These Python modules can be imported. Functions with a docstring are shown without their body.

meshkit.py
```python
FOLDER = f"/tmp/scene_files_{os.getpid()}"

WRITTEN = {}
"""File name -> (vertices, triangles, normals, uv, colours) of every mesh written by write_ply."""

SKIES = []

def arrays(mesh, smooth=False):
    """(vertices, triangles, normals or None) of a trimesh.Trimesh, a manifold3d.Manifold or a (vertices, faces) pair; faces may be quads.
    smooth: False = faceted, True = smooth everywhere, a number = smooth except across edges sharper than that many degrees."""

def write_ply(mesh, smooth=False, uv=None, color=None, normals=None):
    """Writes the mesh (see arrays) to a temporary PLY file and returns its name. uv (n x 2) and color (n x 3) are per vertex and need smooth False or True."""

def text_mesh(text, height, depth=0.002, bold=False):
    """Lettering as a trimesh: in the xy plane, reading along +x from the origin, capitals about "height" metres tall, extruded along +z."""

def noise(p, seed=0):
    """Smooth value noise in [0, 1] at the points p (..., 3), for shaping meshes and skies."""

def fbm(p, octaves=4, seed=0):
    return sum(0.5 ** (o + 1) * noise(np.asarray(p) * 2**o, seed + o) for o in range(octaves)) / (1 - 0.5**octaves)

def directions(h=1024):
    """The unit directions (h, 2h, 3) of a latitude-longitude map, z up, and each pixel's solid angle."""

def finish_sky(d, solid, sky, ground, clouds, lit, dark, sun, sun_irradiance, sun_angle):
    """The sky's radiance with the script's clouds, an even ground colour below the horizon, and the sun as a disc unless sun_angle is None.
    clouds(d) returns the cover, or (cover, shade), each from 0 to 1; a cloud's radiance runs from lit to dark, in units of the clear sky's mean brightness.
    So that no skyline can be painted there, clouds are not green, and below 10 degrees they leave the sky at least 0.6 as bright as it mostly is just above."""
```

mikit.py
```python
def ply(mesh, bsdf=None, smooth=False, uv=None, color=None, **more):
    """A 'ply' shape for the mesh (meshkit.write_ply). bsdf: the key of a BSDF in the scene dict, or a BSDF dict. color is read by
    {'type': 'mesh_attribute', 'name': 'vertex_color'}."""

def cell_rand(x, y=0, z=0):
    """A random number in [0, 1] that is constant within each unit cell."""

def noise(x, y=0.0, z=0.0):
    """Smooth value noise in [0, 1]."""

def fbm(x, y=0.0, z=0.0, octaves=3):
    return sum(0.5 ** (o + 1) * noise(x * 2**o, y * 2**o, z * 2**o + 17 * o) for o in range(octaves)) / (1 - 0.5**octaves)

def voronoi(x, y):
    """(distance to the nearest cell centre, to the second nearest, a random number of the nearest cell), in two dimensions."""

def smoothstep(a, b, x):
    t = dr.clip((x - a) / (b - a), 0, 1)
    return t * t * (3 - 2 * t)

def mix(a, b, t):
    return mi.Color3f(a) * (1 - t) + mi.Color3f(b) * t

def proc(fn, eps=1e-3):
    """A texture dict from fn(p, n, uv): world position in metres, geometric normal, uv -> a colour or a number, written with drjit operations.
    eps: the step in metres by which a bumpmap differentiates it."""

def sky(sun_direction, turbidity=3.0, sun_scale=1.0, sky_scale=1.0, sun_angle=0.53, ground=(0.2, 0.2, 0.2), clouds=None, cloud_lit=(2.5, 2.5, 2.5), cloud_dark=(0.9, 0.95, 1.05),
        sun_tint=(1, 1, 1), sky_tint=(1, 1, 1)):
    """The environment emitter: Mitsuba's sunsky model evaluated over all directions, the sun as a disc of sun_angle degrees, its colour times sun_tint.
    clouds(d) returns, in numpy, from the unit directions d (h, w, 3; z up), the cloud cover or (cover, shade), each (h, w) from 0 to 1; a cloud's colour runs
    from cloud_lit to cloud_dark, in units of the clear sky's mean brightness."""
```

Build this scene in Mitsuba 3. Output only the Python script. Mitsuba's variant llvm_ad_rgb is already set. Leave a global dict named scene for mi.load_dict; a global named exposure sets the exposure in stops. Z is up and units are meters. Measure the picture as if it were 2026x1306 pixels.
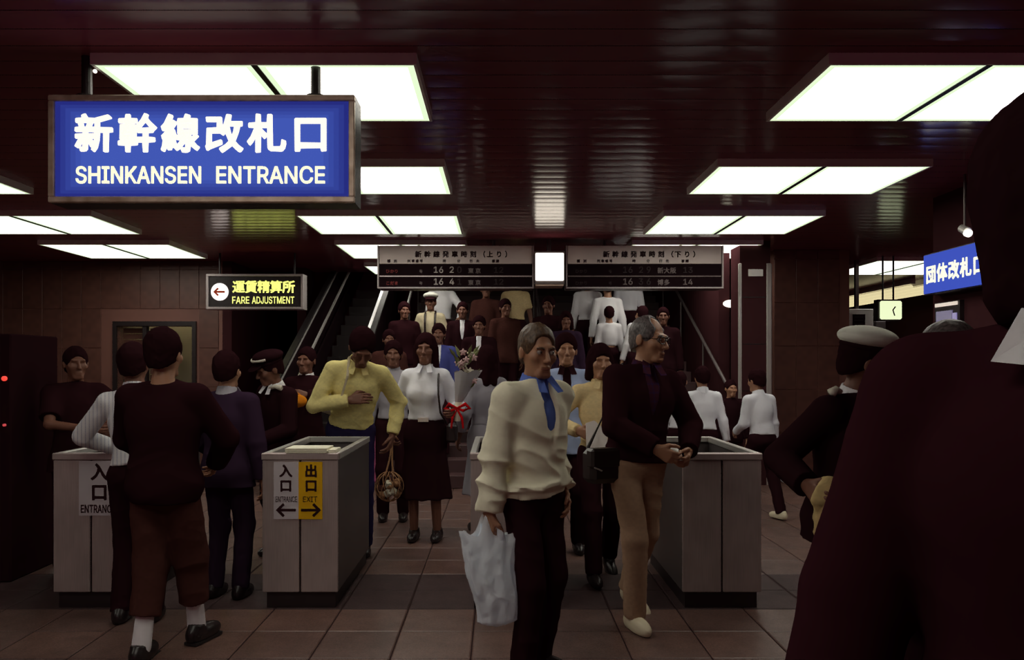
import math, random
import numpy as np, trimesh, drjit as dr, mitsuba as mi
from shapely.geometry import Polygon, box as rect
from shapely.ops import unary_union
import mikit, meshkit
from mikit import proc, noise, fbm, smoothstep, mix

T = mi.ScalarTransform4f
random.seed(7)
rng = np.random.default_rng(7)
scene, labels = {}, {}

# ---------------------------------------------------------------- camera, light, exposure
EYE, FOC = 1.52, 1576.0                    # camera height; focal length in pixels of the 2026 x 1306 frame (a 28 mm lens)
scene['camera'] = {'type': 'perspective', 'fov_axis': 'x', 'fov': math.degrees(2 * math.atan(1013 / FOC)),
                   'principal_point_offset_x': 0.0123395, 'principal_point_offset_y': -0.055130, 'near_clip': 0.05, 'far_clip': 100.0,
                   'to_world': T().look_at(origin=[0, 0, EYE], target=[0, 10, EYE], up=[0, 0, 1])}
exposure = 0.60
KE = 2.0 ** -exposure
# added even reddish fill that lifts the darks; the station behind the camera is unbuilt
scene['fill_surround'] = {'type': 'constant', 'radiance': {'type': 'rgb', 'value': [0.060, 0.0115, 0.022]}}
PANEL = [4.3, 4.1, 3.55]                   # radiance of the ceiling light diffusers
RIM = [0.80, 0.98, 0.64]                   # their dimmer, greener margins


def at(px, py, Y):                         # the point of depth Y seen at a pixel of the photograph
    return np.array([(px - 988) / FOC * Y, Y, EYE + (725 - py) / FOC * Y])


# ---------------------------------------------------------------- materials
def lin(r, g, b):
    c = np.array([r, g, b]) / 255.0
    return [float(x) for x in np.where(c < 0.04045, c / 12.92, ((c + 0.055) / 1.055) ** 2.4)]


def matte(name, c):
    scene[name] = {'type': 'twosided', 'b': {'type': 'diffuse', 'reflectance': c if isinstance(c, dict) else {'type': 'rgb', 'value': list(c)}}}
    return name


def prin(name, c, rough=0.5, metal=0.0, **k):
    scene[name] = {'type': 'twosided', 'b': {'type': 'principled', 'base_color': c if isinstance(c, dict) else {'type': 'rgb', 'value': list(c)}, 'roughness': rough, 'metallic': metal, **k}}
    return name


def glow(c):
    return {'type': 'area', 'radiance': {'type': 'rgb', 'value': [float(v) * KE for v in c]}}


# ---------------------------------------------------------------- scene helpers
def numbered(key):
    if key not in labels and key not in scene and not any(k.startswith(key + '__') for k in USED):
        return key
    n = 1
    while f'{key}_{n:03d}' in labels or f'{key}_{n:03d}' in scene or any(k.startswith(f'{key}_{n:03d}__') for k in USED):
        n += 1
    return f'{key}_{n:03d}'


USED = []


def thing(name, label, cat, group=None):
    key = numbered(name)
    labels[key] = {'label': label, 'category': cat}
    if group:
        labels[key]['group'] = group
    return key


def put(key, mesh, bsdf, smooth=False, emit=None, **k):
    d = mesh if isinstance(mesh, dict) else mikit.ply(mesh, bsdf, smooth=smooth, **k)
    if emit is not None:
        d = {**d, 'emitter': glow(emit)}
    scene[key] = d
    USED.append(key)
    return key


COUNT = {}


def part(parent, name, mesh, bsdf, smooth=False, emit=None, label=None, kind=None, **k):
    base = f'{parent}__{name}'
    n = COUNT.get(base, 0)
    COUNT[base] = n + 1
    key = base if n == 0 else f'{base}_{n:03d}'
    put(key, mesh, bsdf, smooth, emit, **k)
    if label or kind:
        labels[key] = {**({'label': label} if label else {}), **({'kind': kind} if kind else {})}
    return key


def solo(name, label, cat, mesh, bsdf, smooth=False, group=None, **k):
    key = thing(name, label, cat, group)
    return put(key, mesh, bsdf, smooth, **k)


def structure(name, mesh, bsdf, label=None, smooth=False):
    put(name, mesh, bsdf, smooth)
    labels[name] = {'kind': 'structure', **({'label': label} if label else {})}
    return name


def bx(x0, x1, y0, y1, z0, z1):
    m = trimesh.creation.box([x1 - x0, y1 - y0, z1 - z0])
    m.apply_translation([(x0 + x1) / 2, (y0 + y1) / 2, (z0 + z1) / 2])
    return m


def bev(x0, x1, y0, y1, z0, z1, b=0.006):
    """A box with chamfered edges."""
    pts = []
    for sx, a in ((1, x0), (-1, x1)):
        for sy, c in ((1, y0), (-1, y1)):
            for sz, e in ((1, z0), (-1, z1)):
                pts += [[a + sx * b, c + sy * b, e], [a + sx * b, c, e + sz * b], [a, c + sy * b, e + sz * b]]
    return trimesh.convex.convex_hull(np.array(pts))


def cat(ms):
    return trimesh.util.concatenate(ms)


def rod(a, b, r, sides=10):
    return trimesh.creation.cylinder(radius=r, segment=[a, b], sections=sides)


def tube(pts, r, sides=8):
    pts = np.asarray(pts, float)
    from numpy.linalg import norm
    t = np.gradient(pts, axis=0)
    t /= norm(t, axis=1, keepdims=True)
    up = np.where(np.abs(t[:, 2:]) < 0.9, [[0, 0, 1.0]], [[1.0, 0, 0]])
    a = np.cross(t, up)
    a /= norm(a, axis=1, keepdims=True)
    b = np.cross(t, a)
    ang = np.arange(sides) * 2 * np.pi / sides
    rr = np.broadcast_to(r, (len(pts),))
    v = pts[:, None] + rr[:, None, None] * (np.cos(ang)[None, :, None] * a[:, None] + np.sin(ang)[None, :, None] * b[:, None])
    n = len(pts)
    f = []
    for i in range(n - 1):
        for j in range(sides):
            k = (j + 1) % sides
            f += [[i * sides + j, i * sides + k, (i + 1) * sides + k], [i * sides + j, (i + 1) * sides + k, (i + 1) * sides + j]]
    v = np.vstack([v.reshape(-1, 3), pts[:1], pts[-1:]])
    for j in range(sides):
        k = (j + 1) % sides
        f += [[n * sides, k, j], [n * sides + 1, (n - 1) * sides + j, (n - 1) * sides + k]]
    m = trimesh.Trimesh(v, f, process=False)
    if m.volume < 0:
        m.invert()
    return m


def place(m, origin, ex, ey, ez):
    M = np.eye(4)
    M[:3, 0], M[:3, 1], M[:3, 2], M[:3, 3] = ex, ey, ez, origin
    m = m.copy()
    m.apply_transform(M)
    return m


def facing(m, x, y, z):                    # lettering in the xy plane -> upright, read from the camera side (facing -y)
    return place(m, [x, y, z], [1, 0, 0], [0, 0, 1], [0, -1, 0])


GLYPHS = {
    '新': '1,6 10,23 9,24 4,24 2,26 2,35 4,37 22,38 21,41 4,41 1,44 2,53 4,54 12,55 9,64 5,64 3,67 3,75 4,76 6,77 19,78 18,84 21,86 26,88 30,88 31,86 36,78 52,77 86,86 90,84 96,78 96,75 94,74 66,66 66,54 97,53 99,50 99,41 97,40 89,39 88,-8 86,-11 78,-11 74,-9 74,39 66,39 65,21 62,8 60,0 53,-10 50,-10 43,-4 44,1 41,3 36,13 35,-3 31,-8 25,-9 17,-9 15,-7 13,0 8,0 2,4;36,38 51,38 52,40 36,41;48,63 45,55 52,55 52,64;46,24 49,18 50,18 51,24;24,64 26,55 30,55 33,64;21,15 16,4 21,4',
    '幹': '1,18 4,20 7,21 5,24 6,60 8,61 20,62 19,63 4,63 2,66 2,73 4,76 19,77 20,85 22,87 32,87 34,84 34,77 50,76 51,73 52,64 60,74 68,89 71,89 77,87 80,85 78,78 79,75 84,69 101,53 100,50 93,43 91,39 79,38 79,29 94,28 96,27 97,18 94,15 79,14 78,-9 76,-11 66,-11 65,-10 63,14 52,14 52,9 50,7 34,6 33,-10 32,-11 22,-11 20,-9 19,6 2,7 1,9;61,53 62,52 81,53 71,65;50,40 49,40 49,29 64,29 64,38 52,38;46,61 48,60 50,63 34,62 35,62;19,35 34,34 34,35 33,35 20,36',
    '線': '0,55 8,64 19,87 21,88 31,84 32,80 29,72 33,72 41,67 43,76 58,77 61,86 64,88 74,85 76,83 75,77 93,76 94,74 94,37 93,35 97,31 97,29 85,17 93,8 99,4 99,0 93,-7 91,-7 85,-3 76,5 75,-5 74,-8 69,-11 63,-12 54,-11 50,-2 42,-7 40,-7 33,0 30,1 28,-5 19,-6 17,-4 16,2 11,-9 8,-10 2,-7 0,-3 3,6 5,20 3,23 1,32 8,39 11,43 5,43 3,45;77,34 79,29 83,34;56,48 79,48 80,49 57,50;56,63 79,62 80,63 57,64;54,3 62,2 62,13 61,12;38,20 41,10 45,14 49,19 39,21;33,50 36,47 40,34 44,34 42,37 42,63',
    '改': '3,6 5,9 6,50 8,52 32,53 32,66 7,66 5,68 4,78 6,80 44,80 46,78 47,56 50,63 56,85 58,87 67,86 70,85 70,82 68,69 96,69 98,68 98,57 96,55 92,55 88,39 80,18 89,8 100,0 99,-4 94,-10 90,-11 86,-9 79,-3 71,5 52,-9 47,-12 45,-12 43,-10 38,-3 39,1 54,10 62,18 54,37 50,32 47,32 40,37 20,37 20,15 41,22 44,22 46,20 47,12 46,9 16,-3 10,-7 6,-6 3,3;65,55 69,38 71,35 74,43 76,55',
    '札': '-1,15 -1,18 8,30 17,51 17,51 3,52 2,55 2,62 4,65 20,66 21,86 23,88 32,87 34,86 35,66 49,66 50,84 51,86 53,87 61,87 64,85 65,6 66,5 83,5 85,10 86,21 88,23 98,19 99,11 96,-1 90,-8 86,-9 59,-8 53,-4 51,1 50,28 49,28 45,24 42,23 35,31 34,-10 33,-11 22,-12 20,-10 20,23 19,23 14,14 7,6 4,8;37,50 47,40 50,38 50,51 38,51',
    '口': '9,74 12,77 89,77 91,75 91,-7 89,-8 79,-9 77,-8 75,0 25,-1 24,-7 22,-9 11,-9 10,-7;24,15 76,14 76,62 24,62',
    '団': '4,80 7,83 93,83 95,81 96,-9 94,-11 83,-11 80,-7 20,-7 17,-11 7,-11 5,-10;70,14 68,7 80,7 81,8 81,45 70,45;71,69 70,59 81,59 80,69;19,68 19,59 56,59 56,68 55,69;19,8 43,7 42,13 43,17 56,18 56,45 38,45 46,34 50,26 48,23 41,19 40,19 37,21 33,30 26,39 25,42 27,45 19,45',
    '体': '0,43 0,46 12,63 23,87 26,87 33,85 35,83 35,81 31,68 54,68 55,86 57,87 66,87 69,85 69,68 96,67 99,65 99,56 97,54 76,54 76,53 85,34 92,25 100,16 101,14 100,12 93,5 90,5 85,9 82,7 69,7 69,-8 67,-11 57,-11 55,-9 54,7 41,7 38,9 32,5 30,5 27,7 26,-9 25,-11 15,-11 12,-9 12,35 11,35 9,33 5,34;70,32 69,32 69,21 76,21;47,22 48,21 54,21 54,33;27,20 39,34 46,48 48,53 27,54 26,20',
    '運': '1,0 3,4 15,15 15,34 4,35 2,37 2,46 4,47 26,47 28,44 29,22 34,22 34,55 37,57 35,59 29,60 21,56 19,56 12,65 4,75 5,78 13,83 27,68 28,82 30,83 94,84 96,82 96,61 94,60 88,59 86,57 90,56 91,54 91,25 90,22 96,21 96,12 94,10 69,10 68,5 80,5 98,6 99,5 99,2 96,-6 74,-8 46,-7 34,-4 22,4 17,-1 10,-9 8,-9;69,72 69,69 83,69 83,72;36,9 41,6 55,5 55,10 36,10;41,69 55,69 55,72 41,72',
    '賃': '0,65 16,76 28,87 36,85 40,82 65,84 81,86 85,85 90,80 91,78 89,76 70,73 69,72 96,71 97,69 97,61 95,60 70,59 69,59 91,58 93,56 92,48 86,46 86,6 84,3 96,-2 97,-3 97,-6 88,-11 85,-11 57,-1 55,1 55,3 46,3 43,0 35,-4 18,-10 10,-11 3,-4 3,-2 4,0 17,3 15,7 15,45 17,47 16,59 15,59 8,55 0,62;30,48 34,48 34,56 36,58 55,58 56,59 30,60;31,72 32,71 36,71 36,75 35,75',
    '精': '0,11 0,13 7,26 12,39 12,40 3,41 1,43 2,52 7,54 5,66 2,76 4,79 11,80 15,77 15,84 18,87 26,87 27,86 28,76 32,81 41,79 60,79 61,85 62,87 72,87 73,85 74,79 94,79 96,78 96,70 93,67 94,57 93,56 98,54 99,45 97,43 91,42 92,40 92,-1 92,-5 88,-9 83,-11 72,-11 70,-9 68,-2 68,0 70,1 79,1 79,5 57,5 55,-10 45,-11 43,-9 44,43 39,43 37,41 30,40 40,25 41,21 34,14 31,14 29,17 28,17 28,-9 26,-11 16,-10 15,-8 15,11 14,10 8,2 6,2;56,17 79,16 80,17 57,18;56,30 79,30 80,30 57,31;34,54 37,54 39,55 43,55 42,58 42,67 40,68 39,67',
    '算': '1,63 1,66 9,75 17,87 27,85 28,83 28,80 51,79 56,87 60,88 66,86 67,84 67,80 95,79 97,78 97,70 96,68 82,67 83,65 85,64 87,63 87,23 85,21 75,21 75,19 96,18 98,15 97,7 96,6 75,6 75,-9 73,-11 62,-10 61,-8 60,6 40,6 33,-1 28,-5 14,-11 10,-11 5,-4 5,-1 17,4 20,6 4,6 3,8 3,17 5,18 27,18 28,20 16,22 14,24 14,59 8,57;60,67 59,65 67,65 64,67;42,20 42,18 61,19 60,21;38,67 38,65 40,65 41,67;19,65 19,65 23,65 21,67',
    '所': '0,-5 5,18 6,76 8,77 32,82 43,85 46,85 53,78 76,82 88,86 90,86 92,84 97,77 96,74 84,70 65,65 65,54 97,53 99,50 99,43 98,40 88,39 88,-9 86,-11 76,-11 73,-9 72,39 65,39 64,26 61,12 58,4 52,-7 48,-11 45,-12 37,-5 38,-1 45,9 49,23 50,34 49,72 20,65 21,63 45,62 47,61 47,28 44,26 21,25 18,6 12,-10 8,-12;20,40 33,40 33,48 21,48',
    '入': '1,-2 2,1 13,9 25,20 31,29 37,43 41,59 26,75 27,78 33,86 36,85 41,81 52,70 60,57 72,35 80,22 90,10 100,2 95,-9 93,-10 91,-10 83,-5 68,11 53,39 40,15 35,8 22,-4 14,-9 10,-10',
    '出': '7,35 9,37 12,38 12,76 14,78 24,78 26,77 27,52 42,52 42,84 44,87 55,87 57,85 58,52 74,52 75,77 76,78 88,78 89,76 88,38 91,37 93,35 93,-9 91,-11 80,-11 78,-9 77,-6 9,-6 7,-4;58,9 78,9 78,37 58,37;22,37 22,9 42,9 42,37',
    '発': '0,40 0,43 2,45 10,49 19,55 8,66 11,70 10,72 10,81 11,82 43,84 48,81 50,84 59,87 65,76 75,86 78,86 84,82 85,79 72,65 75,63 87,74 90,74 95,71 97,69 97,67 84,54 88,51 99,45 100,42 93,34 91,34 80,39 69,38 69,30 91,29 93,26 93,20 91,17 69,16 69,3 81,3 83,13 84,15 87,15 95,11 93,-3 90,-8 85,-10 65,-10 61,-9 58,-7 56,-2 55,16 43,16 39,7 33,-1 18,-10 11,-11 6,-5 6,-1 20,6 25,11 28,16 8,17 7,19 7,27 9,29 30,30 30,38 19,39 9,34 6,34;35,52 36,52 66,52 58,62 50,76 44,64;44,38 44,30 55,30 55,38;22,69 28,65 32,70 22,70',
    '車': '2,15 5,17 15,18 12,20 12,62 14,64 6,66 5,76 6,78 42,79 44,87 55,88 57,85 57,79 93,78 94,77 95,67 92,65 87,64 88,62 88,20 86,18 96,17 98,15 98,5 96,3 57,3 57,-10 55,-12 45,-12 43,-10 42,3 4,3 2,5;57,32 73,32 73,34 58,34;57,48 73,48 73,50 58,51;26,32 42,32 42,34 27,34;26,48 42,48 42,51 27,51',
    '時': '4,3 4,78 6,80 37,81 39,79 40,75 59,76 60,85 62,87 72,87 74,85 74,76 94,75 95,74 95,64 94,63 74,61 74,57 97,56 100,53 100,45 98,43 87,42 87,38 96,38 98,36 99,27 97,25 87,24 87,-3 84,-8 74,-11 61,-11 57,-1 55,1 50,9 42,19 42,24 40,24 39,10 38,9 18,8 18,2 16,0 6,0;40,39 72,38 73,42 40,42;56,23 67,8 67,6 65,3 73,3 73,24 57,24;40,57 59,57 59,62 40,62;19,38 18,22 25,22 25,38;19,67 18,52 25,52 25,67',
    '刻': '2,63 2,73 4,75 25,76 23,81 23,84 25,86 31,88 34,88 36,86 42,76 61,75 63,74 67,76 76,76 78,73 77,15 75,13 66,13 64,15 63,34 50,17 64,2 64,-1 60,-5 56,-7 53,-6 40,7 19,-8 12,-11 9,-11 3,-3 3,-1 4,1 19,9 31,18 43,30 51,42 54,42 63,38 63,62 50,61 50,60 54,59 56,55 46,39 36,28 27,20 14,12 10,11 4,19 4,22 19,32 25,37 10,36 8,37 5,46 5,48 13,54 18,61 4,62;28,52 38,52 44,61 36,61/65,0 68,2 81,3 82,84 84,86 94,86 96,84 95,-4 92,-9 88,-10 71,-11 68,-9',
    '上': '2,-4 2,5 4,7 39,8 39,83 41,86 52,86 54,84 54,55 89,55 91,53 91,43 89,41 54,40 54,8 96,7 98,5 98,-4 97,-6 4,-7',
    '下': '2,68 2,78 5,80 96,80 98,78 98,68 96,66 56,65 56,56 88,37 92,33 92,30 86,22 83,22 67,32 56,39 55,-9 53,-11 43,-11 40,-9 40,66 4,66',
    'り': '18,36 22,80 24,83 35,82 37,81 36,68 43,73 51,77 59,77 65,76 69,73 75,68 80,58 82,47 82,33 78,18 73,10 67,3 53,-4 42,-8 36,-8 30,-1 29,3 31,5 42,8 53,12 59,17 64,23 67,31 68,44 65,54 62,60 58,63 52,63 47,60 42,55 35,42 33,34 33,22 31,20 21,19 19,21',
    '（': '66,33 66,44 68,54 75,73 88,89 91,89 97,86 99,83 99,82 87,66 82,53 81,45 80,31 84,18 88,9 99,-6 97,-9 90,-13 88,-13 79,-3 71,13',
    '）': '1,-7 2,-5 9,5 15,16 19,32 19,45 16,59 8,73 1,82 1,83 3,86 9,89 12,89 23,75 30,61 34,43 33,28 31,19 25,4 13,-12 10,-13 3,-9',
    '東': '1,-1 1,0 3,3 17,9 29,18 14,19 12,21 13,61 14,62 42,63 42,64 6,64 3,67 3,75 5,78 42,78 44,87 55,88 57,85 57,78 95,78 97,76 97,67 95,64 57,63 58,62 87,62 89,60 89,21 87,19 70,18 82,10 99,1 99,-2 93,-10 88,-9 78,-4 58,10 57,-9 53,-12 46,-12 43,-10 42,10 26,-2 11,-10 7,-9;57,32 74,32 74,34 58,34;57,48 74,47 74,49 58,49;26,32 42,32 42,34 27,34;26,48 42,47 42,49 27,49',
    '京': '3,73 6,75 41,76 38,82 39,85 47,88 50,88 59,76 95,75 97,73 97,63 95,61 5,61 3,63/2,-1 2,1 13,12 21,23 16,25 16,57 17,59 83,60 85,58 85,25 84,24 78,23 78,23 96,1 97,-2 94,-5 88,-9 84,-8 65,16 66,19 71,22 71,24 58,23 57,-4 54,-9 51,-11 31,-12 28,-9 26,-2 28,2 43,2 43,22 42,23 29,23 29,22 34,19 33,15 24,3 12,-8 8,-8;30,38 71,37 71,46 30,46',
    '大': '1,-4 1,0 3,1 16,9 27,19 36,35 38,43 38,44 5,45 3,48 3,57 5,59 41,59 43,85 45,87 55,87 57,85 57,59 95,59 97,58 97,46 96,45 62,44 67,32 76,18 87,8 99,1 99,-3 92,-11 89,-11 84,-9 71,1 61,12 51,30 39,11 24,-4 11,-11 9,-12',
    '阪': '5,81 8,83 35,84 41,79 44,81 67,83 87,87 91,84 96,78 96,76 94,74 79,71 55,68 55,59 89,58 95,55 94,48 91,34 87,24 81,13 88,6 100,-1 100,-4 93,-12 90,-12 85,-9 72,1 62,-6 54,-11 49,-11 46,-7 42,-11 38,-12 30,-5 31,-3 37,11 38,17 30,13 19,12 18,-10 16,-11 6,-11 4,-9;65,44 71,28 72,27 76,34 79,44 66,44;50,5 52,4 56,7 63,13 55,30 53,14;31,52 36,45 39,38 41,38 41,72 39,70;20,45 19,45 19,26 26,26 27,28 26,34 23,40;19,70 18,59 19,58 24,69',
    '博': '1,49 1,59 3,61 13,61 13,86 15,87 25,87 27,86 28,61 35,61 35,63 33,64 30,66 30,74 32,76 57,77 57,84 60,87 69,87 72,84 76,87 79,87 90,81 95,77 98,76 99,73 99,65 94,63 94,27 99,24 100,15 97,13 85,12 84,-5 81,-9 73,-12 62,-11 60,-9 58,-5 53,-5 38,10 38,12 30,13 27,14 27,-10 25,-11 15,-11 13,-10 13,47 3,47;57,11 63,4 64,2 70,2 70,12 57,12;49,27 57,26 57,30 49,30;27,25 35,26 35,47 27,47',
    '多': '4,-2 5,1 7,2 29,6 49,12 40,18 25,12 17,20 18,24 36,32 43,36 43,37 13,28 9,29 5,37 6,41 21,45 34,50 27,55 18,51 15,51 8,58 8,61 29,74 45,88 55,86 57,83 57,79 75,79 81,76 83,74 82,70 77,63 67,52 73,50 73,44 90,44 97,39 98,37 96,33 87,20 78,12 68,5 53,-2 39,-7 10,-12 8,-10;53,26 63,19 70,24 75,29 57,29;39,64 48,57 58,64 41,65',
    '列': '67,1 69,3 81,3 82,85 83,87 94,87 96,84 95,-3 92,-8 87,-10 71,-11 67,-2/2,31 2,34 10,47 18,66 17,68 5,68 3,70 3,79 5,82 58,82 60,80 61,75 63,76 73,76 75,74 75,15 74,14 63,13 61,16 60,69 58,68 33,68 31,60 51,60 57,57 57,53 55,43 49,25 40,9 29,-2 14,-12 10,-11 5,-4 5,-1 6,1 19,8 28,18 17,27 15,27 12,24 10,24;23,40 36,31 41,46 26,46',
    '番': '0,29 1,33 11,37 26,45 5,46 3,49 3,57 4,59 22,60 17,67 13,67 10,69 8,76 10,79 52,83 81,86 88,79 88,76 84,74 84,70 79,60 95,59 97,57 97,48 95,46 74,45 85,39 99,34 100,31 94,22 86,23 86,-9 84,-11 74,-11 71,-9 30,-8 27,-12 18,-12 16,-10 15,23 7,21;57,5 71,5 71,6 58,7;57,20 71,20 72,20 58,21;57,60 61,60 62,61 67,71 57,70;58,39 57,39 57,34 64,34;30,5 42,5 42,6 30,7;30,20 42,20 42,20 30,21;35,67 38,60 42,60 42,68 36,68;36,35 36,34 42,34 42,39 41,39',
    '行': '-1,31 0,34 14,47 29,66 37,64 41,62 41,60 39,56 39,54 96,54 99,51 99,42 98,41 84,40 84,-1 81,-7 74,-11 56,-11 54,-10 51,-2 51,1 54,3 68,2 69,3 69,40 38,40 36,43 35,49 34,49 30,43 30,-10 28,-12 18,-12 16,-9 15,27 9,23 7,23/40,80 42,82 94,81 96,80 96,70 94,68 42,68 40,70/0,61 1,64 12,74 24,87 29,87 37,83 36,79 31,73 10,54 6,54',
    '先': '1,-3 3,0 14,5 22,12 27,25 28,30 6,30 3,33 3,42 5,44 10,45 7,48 7,50 14,62 23,85 30,84 35,82 34,72 42,72 43,85 45,87 55,88 57,84 58,72 88,72 90,70 90,61 88,58 58,58 58,45 95,44 97,43 97,33 96,31 70,29 70,4 84,4 85,17 87,19 90,19 98,14 98,2 96,-4 93,-8 88,-10 65,-10 59,-7 56,1 55,30 43,30 40,15 36,7 31,1 23,-6 9,-12 7,-11;21,45 21,44 42,45 42,58 28,58',
    '種': '0,19 8,30 15,45 4,46 2,48 2,57 4,59 18,60 17,67 9,66 4,66 1,73 2,77 25,83 36,86 38,86 43,82 71,84 91,86 97,80 98,78 97,75 79,71 96,70 98,68 98,59 95,56 96,20 94,18 96,15 96,7 94,4 98,3 100,1 100,-7 99,-9 35,-10 33,-7 30,-11 20,-11 18,-8 17,18 16,18 11,10 7,6 4,8 0,15;32,2 33,2 35,3 41,4 39,8 38,14 41,18 40,20 36,20 33,24;32,44 39,38 40,38 40,45 32,45;32,60 35,60 36,67 39,70 39,72 32,70',
    '別': '66,-10 63,0 65,2 80,3 81,84 82,85 93,85 95,82 95,1 94,-5 91,-9 87,-11 68,-12/56,74 58,75 68,76 70,73 70,15 68,13 58,13 56,15/0,-5 1,-1 6,5 12,17 16,38 16,43 9,43 6,46 6,81 8,83 50,83 52,81 52,46 49,43 31,42 31,39 51,39 53,37 52,10 48,-6 46,-9 41,-11 27,-11 23,-10 20,-1 11,-11 7,-12;26,12 23,3 28,2 36,2 39,25 29,25;20,58 38,57 38,69 20,69',
    '号': '3,36 3,45 5,47 94,48 97,44 97,37 94,34 38,33 37,30 82,30 85,27 83,11 78,-3 72,-10 65,-11 45,-10 41,-2 41,1 43,3 64,3 67,8 68,15 19,16 17,18 17,21 21,33 6,34/15,51 15,81 17,83 82,84 85,81 85,52 82,50 17,50;30,70 30,63 70,63 70,70',
    '分': '1,46 18,63 31,86 41,83 43,82 44,79 36,64 28,50 74,50 57,78 58,82 68,86 85,61 100,47 99,44 91,36 89,36 85,38 81,4 78,-5 75,-8 64,-11 51,-10 49,-9 45,0 47,4 66,4 68,14 70,33 69,35 50,35 45,19 38,6 28,-3 12,-12 8,-10 3,-3 3,-1 5,1 16,6 24,12 31,24 34,35 18,36 15,37 12,35 10,35 2,42',
    'ひ': '8,70 10,72 29,74 47,77 50,77 51,75 53,65 45,61 39,54 33,44 28,33 27,27 28,16 30,12 35,8 46,6 52,8 60,15 63,20 66,38 65,57 62,71 62,73 65,75 72,78 75,77 76,76 82,55 88,44 97,34 98,31 90,21 88,22 80,29 77,18 73,8 70,3 62,-4 48,-8 38,-8 29,-6 23,-3 17,3 13,11 12,16 12,26 14,36 18,47 25,58 10,57 8,59',
    'か': '68,66 77,71 81,70 88,58 98,38 100,33 98,29 90,25 87,25 86,26 80,42 74,54 68,63/5,58 6,59 29,61 32,81 38,82 45,81 47,80 47,78 45,62 55,62 63,59 69,53 71,45 71,34 69,17 65,4 60,-2 53,-6 43,-6 34,-5 32,-1 30,8 32,10 49,9 52,11 55,26 56,41 55,46 51,48 41,47 32,20 20,-6 16,-6 6,-2 6,2 11,10 19,26 25,45 7,45 5,47',
    'こ': '14,22 17,33 28,33 31,31 29,16 32,13 38,10 44,9 58,9 84,13 87,10 87,0 81,-3 61,-6 42,-6 31,-4 21,1 17,6 14,13/20,61 20,71 23,74 38,72 59,72 78,74 80,71 80,62 77,59 38,58 23,59',
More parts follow.
